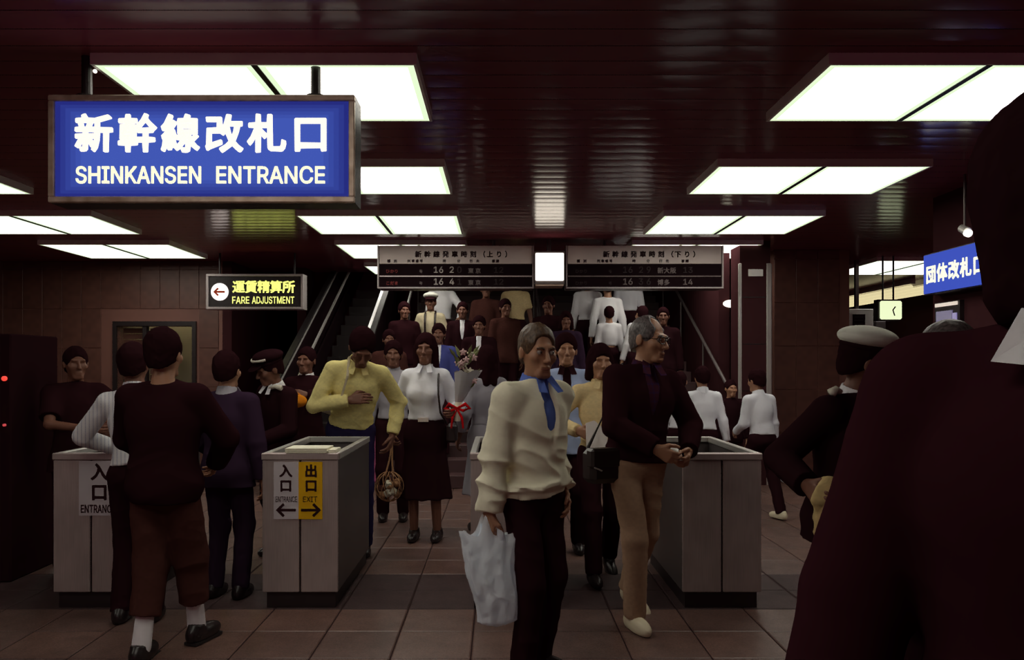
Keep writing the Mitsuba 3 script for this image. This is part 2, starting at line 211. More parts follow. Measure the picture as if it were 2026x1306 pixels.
    'だ': '67,72 67,74 70,76 78,78 84,81 87,82 90,80 96,70 98,63 91,59 87,59 80,55 77,55 75,56/41,8 41,17 42,25 44,26 54,26 56,23 55,12 57,10 64,8 74,8 89,9 91,6 91,-3 89,-5 77,-7 56,-6 47,-2 42,3/47,39 47,47 48,49 50,50 82,51 89,49 90,47 89,38 88,36 76,37 49,36/4,52 4,62 6,64 27,65 28,75 28,78 30,81 44,80 45,77 43,66 57,69 60,67 60,56 59,55 39,50 34,30 27,8 22,-3 19,-8 16,-8 7,-5 6,-4 6,-1 16,24 23,49 6,50',
    'ま': '15,9 17,19 23,24 33,28 46,30 46,35 20,36 16,38 15,48 18,51 36,49 46,50 45,56 24,57 17,59 16,61 16,70 17,71 45,70 46,81 48,83 59,82 61,80 60,73 61,71 81,73 85,73 87,71 87,61 85,59 62,57 60,56 60,50 85,52 88,49 88,40 86,38 61,34 61,26 76,19 90,9 89,4 84,-3 80,-3 69,6 62,10 59,0 54,-5 44,-8 32,-8 26,-6 20,-2 16,4;29,9 33,6 42,6 46,9 46,15 43,16 35,15 29,11',
}


def kanji(text, size, pitch=None, depth=0.004):
    """Japanese lettering in the xy plane from the origin, "size" = side of the square of a character."""
    out, s = [], size / 100.0
    for i, ch in enumerate(text):
        if ch == ' ':
            continue
        for poly in GLYPHS[ch].split('/'):
            rings = [[tuple(float(v) * s for v in p.split(',')) for p in ring.split()] for ring in poly.split(';')]
            g = Polygon(rings[0], rings[1:]).buffer(0)
            for q in getattr(g, 'geoms', [g]):
                if q.area > 0:
                    m = trimesh.creation.extrude_polygon(q, depth, engine='earcut')
                    m.apply_translation([i * (pitch or size), 0, 0])
                    out.append(m)
    return cat(out)


def latin(text, height, width=None, depth=0.004, bold=True):
    m = meshkit.text_mesh(text, height, depth, bold)
    if width:
        m.apply_translation([-m.bounds[0][0], 0, 0])
        m.apply_scale([width / m.extents[0], 1, 1])
    return m


def plate(poly, depth):
    return trimesh.creation.extrude_polygon(poly, depth, engine='earcut')


def arrow(length, head, w, sign=1):
    """An arrow in the xy plane: a shaft and an open two-stroke head, pointing to +x (sign 1) or -x."""
    from shapely.geometry import LineString
    g = unary_union([LineString([(-length / 2, 0), (length / 2, 0)]).buffer(w / 2, cap_style=2),
                     LineString([(length / 2 - head, head), (length / 2, 0), (length / 2 - head, -head)]).buffer(w / 2, cap_style=2, join_style=2)])
    from shapely import affinity
    return affinity.scale(g, sign, 1, origin=(0, 0))

# ---------------------------------------------------------------- materials of the station
def tile_colour(base, seed):
    def fn(p, n, uv):
        g = fbm(p.x * 9 + seed, p.y * 9, 0, 3)
        speck = noise(p.x * 160, p.y * 160, seed)
        return mix([c * 0.78 for c in base], [c * 1.15 for c in base], g) * (0.86 + 0.28 * speck)
    return proc(fn)


prin('tile_a', tile_colour((0.108, 0.058, 0.048), 0.0), 0.42)
prin('tile_b', tile_colour((0.096, 0.052, 0.044), 31.0), 0.45)
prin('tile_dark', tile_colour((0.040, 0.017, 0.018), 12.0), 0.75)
prin('tile_c', tile_colour((0.120, 0.064, 0.052), 67.0), 0.40)
prin('deck_sheen', (0.92, 0.90, 0.92), 0.4)  # near-white paint standing for the bright reflection on the steel deck
matte('sign_blue', (0.010, 0.016, 0.060))
matte('grout', (0.035, 0.020, 0.020))
prin('ceiling_paint', (0.170, 0.038, 0.052), 0.16, specular=0.30)
matte('ceiling_void', (0.010, 0.005, 0.006))
matte('wall_dark', (0.050, 0.018, 0.021))
prin('wall_brown', proc(lambda p, n, uv: mix([0.15, 0.062, 0.050], [0.19, 0.082, 0.062], fbm(p.x * 3, p.y * 3, p.z * 1.2, 3))), 0.6)
prin('wall_tile', proc(lambda p, n, uv: mix([0.092, 0.038, 0.030], [0.128, 0.052, 0.038], noise(p.x * 14, p.y * 14, p.z * 14))), 0.45)


def steel_fn(p, n, uv):
    s = noise(p.x * 300 + p.y * 300, 0, p.z * 9) * 0.12 + fbm(p.x * 7 + p.y * 5, 3, p.z * 4, 3) * 0.35
    return mi.Color3f(0.40, 0.325, 0.315) * (0.74 + s)


prin('steel', proc(steel_fn), 0.42, 0.35)
prin('steel_bright', (0.62, 0.60, 0.57), 0.30, 0.6)
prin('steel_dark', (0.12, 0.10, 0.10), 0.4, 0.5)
prin('bronze', proc(lambda p, n, uv: mix([0.30, 0.19, 0.13], [0.62, 0.49, 0.40], fbm(p.x * 22, p.y * 22, p.z * 22, 2))), 0.45, 0.4)
prin('black_paint', (0.014, 0.008, 0.009), 0.45)
prin('rubber', (0.012, 0.009, 0.010), 0.55)
prin('fixture_white', (0.82, 0.80, 0.78), 0.5)
prin('board_header', (0.70, 0.60, 0.56), 0.5)
matte('board_black', (0.014, 0.007, 0.009))
prin('board_frame', (0.45, 0.40, 0.40), 0.4, 0.3)
matte('ink_dark', (0.022, 0.010, 0.012))
matte('flap_white', (0.42, 0.38, 0.36))
matte('flap_grey', (0.17, 0.14, 0.14))  # grey and dim: white lettering with weak light on the flaps painted in
matte('flap_dim', (0.048, 0.036, 0.038))
matte('flap_red', (0.22, 0.05, 0.05))
matte('poster_white', (0.52, 0.47, 0.50))
matte('poster_yellow', (0.68, 0.38, 0.015))
matte('poster_ink', (0.030, 0.012, 0.014))
matte('paper', (0.80, 0.77, 0.62))
matte('cream_wall', (0.55, 0.50, 0.36))
matte('blind', (0.10, 0.045, 0.035))
matte('red_ink', (0.55, 0.07, 0.03))
scene['pane'] = {'type': 'thindielectric'}
scene['lamp_body'] = {'type': 'diffuse', 'reflectance': {'type': 'rgb', 'value': [0.4, 0.4, 0.4]}}
prin('step_stone', (0.065, 0.030, 0.032), 0.5)

# ---------------------------------------------------------------- floor
TS, TX, TY = 0.42, -0.15, 4.99            # tile side; a joint in x and one in y
structure('floor', cat([bx(-9.2, 9.5, -3.0, 10.2, -0.06, -0.004), bx(-9.2, -3.2, 10.2, 20.2, -0.06, -0.004), bx(3.2, 9.5, 10.2, 20.2, -0.06, -0.004)]), 'grout', 'dark brown tiled concourse floor')


def tile_mesh(x, y):
    g, b = 0.004, 0.006
    x0, x1, y0, y1 = x + g, x + TS - g, y + g, y + TS - g
    v = [[x0, y0, -0.004], [x1, y0, -0.004], [x1, y1, -0.004], [x0, y1, -0.004],
         [x0 + b, y0 + b, 0], [x1 - b, y0 + b, 0], [x1 - b, y1 - b, 0], [x0 + b, y1 - b, 0]]
    return np.array(v), np.array([[4, 5, 6], [4, 6, 7], [0, 1, 5], [0, 5, 4], [1, 2, 6], [1, 6, 5], [2, 3, 7], [2, 7, 6], [3, 0, 4], [3, 4, 7]])


spots = []
for i in range(-22, 24):
    for j in range(-19, 13):
        x, y = TX + i * TS, TY + j * TS
        if x > -9.2 and x + TS < 9.5:
            yc, xc = y + TS / 2, x + TS / 2
            seen = yc > 3.9 and abs(xc + 0.0) < 0.655 * yc + 0.3
            spots.append((0 if seen else 1, yc if seen else 0, x, y))
spots.sort()
for _, _, x, y in spots[:300]:
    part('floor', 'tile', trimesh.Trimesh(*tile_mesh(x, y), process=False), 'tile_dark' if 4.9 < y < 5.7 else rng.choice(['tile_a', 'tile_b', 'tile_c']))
rest, n = [[], []], 0
for _, _, x, y in spots[300:]:
    v, f = tile_mesh(x, y)
    rest[0].append(v); rest[1].append(f + n); n += len(v)
part('floor', 'tile_field', trimesh.Trimesh(np.vstack(rest[0]), np.vstack(rest[1]), process=False), 'tile_a', kind='stuff')

# ---------------------------------------------------------------- ceiling of glossy dark strips
CZ, LZ = 3.13, 3.07                        # ceiling; underside of the lights
structure('ceiling', cat([bx(-9.2, 9.5, -3.0, 12.0, CZ + 0.012, CZ + 0.05), bx(-9.2, -1.6, 12.0, 13.6, CZ + 0.012, CZ + 0.05), bx(3.1, 9.5, 12.0, 20.2, CZ + 0.012, CZ + 0.05)]), 'ceiling_void', 'low dark ceiling of glossy metal strips')


def strip_mesh(x0, x1, y, w):
    u = np.linspace(-1, 1, 9)
    z = CZ - 0.0016 * (1 - u ** 2)
    pr = np.stack([y + w / 2 + u * w / 2, z], 1)
    v = np.vstack([np.c_[np.full(9, x0), pr], np.c_[np.full(9, x1), pr]])
    f = []
    for i in range(8):
        f += [[i, i + 1, i + 10], [i, i + 10, i + 9]]
    m = trimesh.Trimesh(v, f, process=False)
    if m.face_normals[:, 2].mean() > 0:
        m.invert()
    return m


SW = 0.20
y = -1.0
while y < 13.5:
    part('ceiling', 'strip', strip_mesh(-9.2, -1.6 if y > 11.9 else (9.5 if y > 7.5 else 4.15), y + 0.003, SW - 0.006), 'ceiling_paint', smooth=True)
    y += SW
y = 12.0
while y < 20.0:
    part('ceiling', 'strip', strip_mesh(3.1, 9.5, y + 0.003, SW - 0.006), 'ceiling_paint', smooth=True)
    y += SW
# soffit that rises with the stairs
v = np.array([[-1.6, 12.0, CZ], [3.1, 12.0, CZ], [3.1, 18.5, CZ + 3.3], [-1.6, 18.5, CZ + 3.3]])
structure('ceiling_stairwell', trimesh.Trimesh(np.vstack([v, v + [0, 0, 0.05]]), [[0, 2, 1], [0, 3, 2], [4, 5, 6], [4, 6, 7], [0, 1, 5], [0, 5, 4]], process=False), 'wall_dark')

# ---------------------------------------------------------------- walls
structure('wall_left', bx(-9.4, -9.2, -3.0, 20.2, 0, 5), 'wall_dark')
structure('wall_right', bx(4.15, 4.35, -3.0, 7.62, 0, CZ), 'wall_dark')
structure('wall_far_right', bx(9.5, 9.7, 7.0, 20.2, 0, CZ), 'wall_dark')
structure('wall_back', bx(-9.4, 9.7, 20.2, 20.4, 0, 7), 'wall_dark')
structure('wall_stairwell_right', bx(3.0, 3.15, 10.9, 20.2, 0, 7), 'wall_dark')
structure('wall_stairwell_left', bx(-3.3, -3.15, 13.0, 20.2, 0, 7), 'wall_dark')


def brick_wall(name, x0, x1, y0, y1, z0, z1, label, holes=()):
    """A wall whose face to the hall (y0) carries upright tiles with recessed joints, each its own piece."""
    structure(name, cat([bx(a, b, y0 + 0.012, y1, c, d) for a, b, c, d in cut_rects(x0, x1, z0, z1, holes)]), 'wall_brown', label)
    w, h = 0.30, 0.60
    for i in range(int(round((x1 - x0) / w))):
        for j in range(int(math.ceil((z1 - z0) / h))):
            a, c = x0 + i * w, z0 + j * h
            b, d = min(a + w, x1), min(c + h, z1)
            if any(a < H[1] + 0.02 and b > H[0] - 0.02 and c < H[3] + 0.02 and d > H[2] - 0.02 for H in holes):
                continue
            part(name, 'tile', bev(a + 0.003, b - 0.003, y0, y0 + 0.014, c + 0.003, d - 0.003, 0.003), 'wall_tile')


def cut_rects(x0, x1, z0, z1, holes):
    if not holes:
        return [(x0, x1, z0, z1)]
    a, b, c, d = holes[0]
    return [r for r in [(x0, a, z0, z1), (b, x1, z0, z1), (a, b, z0, c), (a, b, d, z1)] if r[1] > r[0] and r[3] > r[2]]


WY = 12.2
win = (at(232, 0, WY)[0], at(381, 0, WY)[0], 1.05, at(0, 645, WY)[2])
brick_wall('wall_office', -8.2, -4.24, WY, WY + 0.2, 0, CZ, 'brown tiled wall with the office window', [win])
structure('wall_office_return', bx(-4.24, -4.10, WY, 20.2, 0, 5), 'wall_dark')
brick_wall('wall_brown_right', at(1532, 0, 11.0)[0], at(1681, 0, 11.0)[0], 11.0, 11.3, 0, CZ, 'brown tiled wall end right of the pillar')

# office window: frame, mullions, panes, blinds and the lit room behind
a, b, c, d = win
structure('window_1', cat([bx(a - .06, b + .06, WY - .03, WY + .2, d, d + .07), bx(a - .06, a, WY - .03, WY + .2, c, d), bx(b, b + .06, WY - .03, WY + .2, c, d), bx(a - .06, b + .06, WY - .03, WY + .2, c - .06, c)]), 'black_paint', 'dark framed office window in the brown wall')
xs = [a, a + (b - a) * 0.36, a + (b - a) * 0.60, b]
for k in range(3):
    if k:
        part('window_1', 'mullion', bx(xs[k] - .03, xs[k] + .03, WY, WY + .1, c, d), 'black_paint')
    part('window_1', 'pane', trimesh.Trimesh([[xs[k] + .03, WY + .05, c], [xs[k + 1] - .03, WY + .05, c], [xs[k + 1] - .03, WY + .05, d], [xs[k] + .03, WY + .05, d]], [[0, 1, 2], [0, 2, 3]], process=False), 'pane')
for k in range(2):
    for j in range(9):
        z = d - 0.03 - j * 0.09
        part('window_1', 'blind_slat', bx(xs[k] + .04, xs[k + 1] - .04, WY + .12, WY + .125, z - .075, z), 'blind')
structure('wall_office_inside', bx(-8.2, -4.3, 13.4, 13.5, 0, 2.9), 'cream_wall')
structure('ceiling_office', bx(-8.2, -4.3, WY + .2, 13.5, 2.9, 2.95), 'cream_wall')
lamp = thing('office_lamp', 'fluorescent tube inside the office behind the brown wall window', 'lamp')
part(lamp, 'tube', rod([-5.9, 12.9, 2.6], [-4.6, 12.9, 2.6], 0.02), 'lamp_body', emit=[7.0, 6.2, 4.0])
part(lamp, 'holder', bx(-6.0, -4.5, 12.86, 12.94, 2.63, 2.9), 'fixture_white')

# ---------------------------------------------------------------- pillar with bright metal corners
PY = 10.2
x0, x1 = at(1464, 0, PY)[0], at(1524, 0, PY)[0]
pil = thing('pillar', 'square dark pillar with bright steel corner strips right of the stairs', 'pillar')
part(pil, 'core', bx(x0, x1, PY, PY + 0.4, 0, CZ), 'wall_dark')
for a, b in ((x0 - .012, x0 + .022), (x1 - .05, x1 + .012)):
    part(pil, 'corner_strip', bev(a, b, PY - .015, PY + .05, 0, 2.84, .006), 'steel_bright')
part(pil, 'corner_strip', bev(x1 + .02, x1 + .06, PY + .1, PY + .16, 0, 2.84, .006), 'steel')
part(pil, 'pale_plate', bev(at(1480, 0, PY)[0], at(1509, 0, PY)[0], PY - .02, PY, at(0, 547, PY)[2], at(0, 533, PY)[2], .003), 'fixture_white')  # small pale plate high on the pillar face
for z in (0.6, 1.2, 1.8, 2.4):
    part(pil, 'joint_band', bx(x0 + .022, x1 - .05, PY - .004, PY, z, z + .012), 'black_paint')

# ---------------------------------------------------------------- ceiling lights: surface fixtures, two diffusers each
def row_y(py_far, py_near):
    return FOC * (LZ - EYE) / (725 - py_near), FOC * (LZ - EYE) / (725 - py_far)


ROWS = {1: row_y(241, 127), 2: row_y(385, 329), 3: row_y(464, 427), 4: row_y(512, 484), 5: row_y(543, 527)}
COLS = {'A': (-5.88, -4.20), 'B': (-2.10, -0.425), 'C': (1.69, 3.36)}


def ceiling_light(x0, x1, y0, y1, label, halves=2, level=1.0):
    t = thing('ceiling_light', label, 'ceiling light', 'fluorescent ceiling lights')
    g, r = 0.016, 0.035
    part(t, 'housing', cat([bx(x0, x1, y0, y1, LZ + .012, CZ), bx(x0, x1, y0, y0 + g, LZ, CZ), bx(x0, x1, y1 - g, y1, LZ, CZ),
                            bx(x0, x0 + g, y0, y1, LZ, CZ), bx(x1 - g, x1, y0, y1, LZ, CZ)]), 'fixture_white')
    w = (x1 - x0) / halves
    rim = []
    for k in range(halves):
        a, b = x0 + k * w + g, x0 + (k + 1) * w - g
        c, d = y0 + g, y1 - g
        part(t, 'diffuser', bx(a + r, b - r, c + r, d - r, LZ + .001, LZ + .008), 'lamp_body', emit=[v * level for v in PANEL])
        rim += [bx(a, b, c, c + r, LZ + .002, LZ + .008), bx(a, b, d - r, d, LZ + .002, LZ + .008), bx(a, a + r, c + r, d - r, LZ + .002, LZ + .008), bx(b - r, b, c + r, d - r, LZ + .002, LZ + .008)]
    part(t, 'diffuser_rim', cat(rim), 'lamp_body', emit=[v * level for v in RIM])
    for k in range(1, halves):
        part(t, 'divider', bx(x0 + k * w - g, x0 + k * w + g, y0 + g, y1 - g, LZ - .002, CZ), 'black_paint')
    return t


WHERE = {'A2': 'half cut by the left edge, beside the large blue sign', 'A3': 'at the left edge below the large blue sign', 'A4': 'left, small and farthest, above the brown office wall',
         'B1': 'large, partly hidden behind the hanging blue sign', 'B2': 'bright, just right of the large blue sign', 'B3': 'right below the large blue sign, two halves side by side',
         'B4': 'small, left end of the departure board', 'C1': 'largest, top right of the picture', 'C2': 'second from the front on the right side', 'C3': 'third from the front on the right side',
         'C4': 'small, behind the right end of the departure board'}
for key in WHERE:
    (x0, x1), (y0, y1) = COLS[key[0]], ROWS[int(key[1])]
    ceiling_light(x0, x1, y0, y1, 'double fluorescent ceiling light, ' + WHERE[key], level=0.85 if key[0] == 'A' else 1.0)
PITCH = ROWS[2][0] - ROWS[1][0]
for col, k, lab in (('B', 1, 'overhead before the large blue sign'), ('B', 2, 'above the camera'), ('A', 1, 'overhead at the left, out of the picture')):
    y0_, y1_ = ROWS[1][0] - k * PITCH, ROWS[1][1] - k * PITCH
    ceiling_light(*COLS[col], y0_, y1_, 'double fluorescent ceiling light ' + lab)
ceiling_light(-2.10, -1.62, *ROWS[5], 'short ceiling light low beside the left end of the departure board', halves=1)
ceiling_light(5.55, 7.2, 11.7, 13.5, 'ceiling light in the side hall seen left of the small blue sign')
ceiling_light(5.75, 6.6, 15.5, 16.2, 'smallest ceiling light in the side hall, behind the other one', halves=1)
for k in range(4):
    t = thing('tube_lamp', ('leftmost', 'second', 'third', 'rightmost')[k] + ' of four long yellowish tube lamps in the side hall', 'tube lamp', 'tube lamps of the side hall')
    xx = 7.55 + k * 0.30
    part(t, 'tube', rod([xx, 14.6, 2.98], [xx, 19.4, 2.98], 0.035), 'lamp_body', emit=[0.72, 0.62, 0.34])
    part(t, 'batten', bx(xx - .05, xx + .05, 14.55, 19.45, 3.03, CZ), 'fixture_white')
t = thing('globe_lamp', 'white lamp glowing low beside the dark pillar', 'lamp')
p = at(1446, 601, 10.9)
g = trimesh.creation.icosphere(3, 0.5)
g.apply_scale([0.22, 0.20, 0.11]); g.apply_translation(p)
part(t, 'shade', g, 'lamp_body', smooth=True, emit=[1.5, 1.4, 1.05])
part(t, 'arm', rod(p, p + [0.35, 0, 0.0], 0.012), 'steel_dark')
t = thing('spot_lamp', 'small spot lamp on the ceiling above the small blue sign', 'lamp')
p = at(1917, 462, 6.6)
part(t, 'body', rod(p + [0, .02, 0.02], p + [0.0, .10, 0.06], 0.035, 16), 'steel_bright')
part(t, 'bulb', rod(p + [0, 0, 0], p + [0, .03, .012], 0.033, 16), 'lamp_body', emit=[1.6, 1.55, 1.3])
part(t, 'stem', rod(p + [0, .06, .04], [p[0], p[1] + .06, CZ], 0.01), 'steel_dark')
t = thing('downlight', 'tiny white ceiling bulb above the left end of the large blue sign', 'lamp')
p = at(188, 141, 4.15)
b_ = trimesh.creation.icosphere(2, 0.011); b_.apply_translation(p)
part(t, 'bulb', b_, 'lamp_body', smooth=True, emit=[1.6, 1.5, 1.2])
part(t, 'stem', rod(p, [p[0], p[1], CZ], 0.006), 'steel_dark')

# ---------------------------------------------------------------- large hanging blue sign
SY = 4.04
sc = SY / FOC
(sx0, _, sz1), (sx1, _, sz0) = at(94, 187, SY), at(701, 400, SY)
sg = thing('hanging_sign', 'large blue backlit sign with white Japanese characters over English capitals', 'sign')
fw = 0.030
part(sg, 'case', cat([bx(sx0, sx1, SY + .03, SY + .19, sz1 - .012, sz1), bx(sx0, sx1, SY + .03, SY + .19, sz0, sz0 + .012), bx(sx0, sx0 + .012, SY + .03, SY + .19, sz0, sz1),
                      bx(sx1 - .012, sx1, SY + .03, SY + .19, sz0, sz1), bx(sx0, sx1, SY + .18, SY + .19, sz0, sz1)]), 'black_paint')
for q in ((sx0, sx1, sz1 - fw, sz1), (sx0, sx1, sz0, sz0 + fw), (sx0, sx0 + fw, sz0 + fw, sz1 - fw), (sx1 - fw, sx1, sz0 + fw, sz1 - fw)):
    part(sg, 'frame_bar', bev(q[0], q[1], SY, SY + .032, q[2], q[3], .004), 'bronze')
zones = 6
for k in range(zones):                     # the acrylic face glows less towards its edges, where the tubes inside end
    f = k / (zones - 1)
    a, c = fw + 0.026 * k, fw + 0.017 * k
    pan = rect(sx0 + a, sz0 + c, sx1 - a, sz1 - c)
    if k < zones - 1:
        a2, c2 = fw + 0.026 * (k + 1), fw + 0.017 * (k + 1)
        pan = pan.difference(rect(sx0 + a2, sz0 + c2, sx1 - a2, sz1 - c2))
    m = place(plate(pan, 0.006), [0, SY + .022, 0], [1, 0, 0], [0, 0, 1], [0, -1, 0])   # a ring, the innermost a full pane
    e = np.array(lin(36, 42, 124)) * (1 - f) + np.array(lin(64, 86, 178)) * f
    part(sg, 'face', m, 'sign_blue', emit=list(e))
WHITE_GLOW = [1.15, 1.02, 0.86]
k_em = 78 * sc
for i, ch in enumerate('新幹線改札口'):
    p = at(144 + 86 * i, 298, SY)
    part(sg, 'character', facing(kanji(ch, k_em, depth=0.006), p[0], SY + .016, p[2] + 0.08 * k_em), 'lamp_body', emit=WHITE_GLOW)
for word, xa, xb in (('SHINKANSEN', 147, 396), ('ENTRANCE', 426, 642)):
    p = at(xa, 361, SY)
    part(sg, 'word', facing(latin(word, 32.5 * sc, (xb - xa) * sc, 0.006), p[0], SY + .016, p[2]), 'lamp_body', emit=[1.1, 1.0, 0.66])
for px in (625, 172):
    xr = at(px, 0, SY + .1)[0]
    part(sg, 'hanger', rod([xr, SY + .1, sz1], [xr, SY + .1, CZ], 0.026, 14), 'black_paint')
    part(sg, 'flange', rod([xr, SY + .1, sz1], [xr, SY + .1, sz1 + .025], 0.05, 16), 'black_paint')

# ---------------------------------------------------------------- fare adjustment sign
FY = 11.2
sc = FY / FOC
(a, _, d), (b, _, c) = at(408, 542, FY), at(600, 612, FY)
fs = thing('hanging_sign', 'black sign with yellow glowing FARE ADJUSTMENT lettering and a red arrow in a white disc', 'sign')
part(fs, 'case', bx(a, b, FY + .02, FY + .22, c, d), 'board_frame')
part(fs, 'face', bx(a + .03, b - .03, FY + .008, FY + .03, c + .03, d - .03), 'black_paint')
fw = .034
for q in ((a, b, d - fw, d), (a, b, c, c + fw), (a, a + fw, c + fw, d - fw), (b - fw, b, c + fw, d - fw)):
    part(fs, 'frame_bar', bev(q[0], q[1], FY - .01, FY + .02, q[2], q[3], .004), 'board_frame')
p = at(434.5, 577.5, FY)
disc = rod([p[0], FY + .001, p[2]], [p[0], FY + .008, p[2]], 17.5 * sc, 40)
part(fs, 'disc', disc, 'lamp_body', emit=[1.3, 1.12, 1.0])
part(fs, 'arrow', facing(plate(arrow(20 * sc, 7 * sc, 3.2 * sc, -1), .003), p[0], FY, p[2]), 'red_ink')
YEL = [1.05, 1.15, 0.20]
for i, ch in enumerate('運賃精算所'):
    p = at(459 + 24.8 * i, 579, FY)
    part(fs, 'character', facing(kanji(ch, 25.5 * sc), p[0], FY + .008, p[2] + .08 * 25 * sc), 'lamp_body', emit=YEL)
for word, xa, xb in (('FARE', 459, 493), ('ADJUSTMENT', 498, 582)):
    p = at(xa, 600.5, FY)
    part(fs, 'word', facing(latin(word, 13.5 * sc, (xb - xa) * sc), p[0], FY + .008, p[2]), 'lamp_body', emit=YEL)
for x in (a + .15, b - .15):
    part(fs, 'hanger', rod([x, FY + .12, d], [x, FY + .12, CZ], 0.014), 'black_paint')

# ---------------------------------------------------------------- departure boards and the square lamp between them
DY = 10.05
sc = DY / FOC


def departure_board(xa, xb, label, title_x, shift, rows, dim):
    (a, _, d), (b, _, c) = at(xa, 486, DY), at(xb, 571, DY)
    zh, zr = at(0, 522, DY)[2], at(0, 546.5, DY)[2]
    t = thing('departure_board', label, 'departure board')
    part(t, 'case', bx(a, b, DY + .03, DY + .30, c, d), 'steel_dark')
    part(t, 'header', bev(a + .015, b - .015, DY, DY + .03, zh, d, .004), 'board_header')
    for z0, z1 in ((zr, zh), (c + .015, zr)):
        part(t, 'row_panel', bx(a + .015, b - .015, DY + .012, DY + .03, z0 + .006, z1 - .006), 'board_black')
    part(t, 'row_divider', bx(a + .015, b - .015, DY, DY + .03, zr - .009, zr + .009), 'board_frame' if not dim else 'flap_grey')
    part(t, 'frame_bar', bev(a - .01, b + .01, DY - .01, DY + .03, c, c + .02, .003), 'board_frame')
    part(t, 'frame_bar', bev(a - .01, a + .01, DY - .01, DY + .03, c + .02, d, .003), 'board_frame')
    part(t, 'frame_bar', bev(b - .01, b + .01, DY - .01, DY + .03, c + .02, d, .003), 'board_frame')
    for i, ch in enumerate('新幹線発車時刻（' + ('上り' if not dim else '下り') + '）'):
        p = at(title_x + 18.1 * i - (0 if i < 8 else 3), 508, DY)
        part(t, 'title_character', facing(kanji(ch, 13.0 * sc, depth=.003), p[0], DY, p[2]), 'ink_dark')
    for s, px in (('種', 766), ('別', 779), ('列車番号', 806), ('時', 876), ('分', 904), ('行', 929), ('先', 942), ('番線', 973)):
        p = at(px + shift, 519, DY)
        part(t, 'column_heading', facing(kanji(s, 6.6 * sc, 8.1 * sc, .003), p[0], DY, p[2]), 'ink_dark')
    for (y, train, number, hh, mm, dest, track, shades) in rows:
        z = at(0, y, DY)[2]
        for s, px, h, m, jp in ((train, 763, 8, shades[0], 1), (number, 829, 7, shades[1], 1), (hh, 858, 12, shades[2], 0), (mm[0], 888, 12, shades[3], 0), (mm[1], 903, 12, shades[4], 0),
                                (dest, 926, 12 if dim else 11, shades[5], 1), (track, 977, 11, shades[6], 0)):
            x = at(px + shift, 0, DY)[0]
            if jp:
                m_ = kanji(s, h * sc, h * 1.05 * sc if len(s) == 3 or dim else h * 1.3 * sc, .003)
            else:
                m_ = latin(s, h * sc, None if len(s) == 1 else 19 * sc, .003)
            part(t, 'flap_text', facing(m_, x, DY + .012, z), m)
    for x in (a + .5, b - .5):
        part(t, 'hanger', rod([x, DY + .15, d], [x, DY + .15, CZ], .02), 'steel_dark')
    return t


fw_, fg, fd, fr = 'flap_white', 'flap_grey', 'flap_dim', 'flap_red'
departure_board(748, 1055, 'left departure board with a pale header reading the up trains, 16 41 below', 821, 0,
                [(539.5, 'ひかり', '号', '16', '20', '東京', '12', (fr, fg, fw_, fw_, fd, fg, fd)), (563, 'こだま', '号', '16', '41', '東京', '12', (fr, fg, fw_, fw_, fd, fg, fd))], False)
departure_board(1121, 1430, 'right departure board with a pale header and nearly dark rows', 1193, 375,
                [(539.5, 'ひかり', '号', '16', '29', '新大阪', '13', (fd, fd, fd, fd, fd, fg, fd)), (563, 'ひかり', '号', '16', '36', '博多', '14', (fd, fd, fg, fd, fd, fg, fg))], True)
t = thing('square_lamp', 'glowing white square lamp between the two departure boards', 'lamp')
(a, _, d), (b, _, c) = at(1058, 499, 9.95), at(1117, 557, 9.95)
part(t, 'case', bx(a, b, 9.965, 10.3, c - .03, d + .01), 'steel_dark')
part(t, 'face', bev(a + .008, b - .008, 9.93, 9.965, c + .008, d - .008, .012), 'lamp_body', emit=[2.4, 2.15, 1.75])
part(t, 'trim', bx(a - .008, b + .008, 9.95, 9.99, d - .004, d + .014), 'steel_dark')
part(t, 'underside', bx(a + .01, b - .01, 9.97, 10.28, c - .055, c - .03), 'bronze')
part(t, 'hanger', rod([(a + b) / 2, 10.1, d], [(a + b) / 2, 10.1, CZ], .03), 'steel_dark')

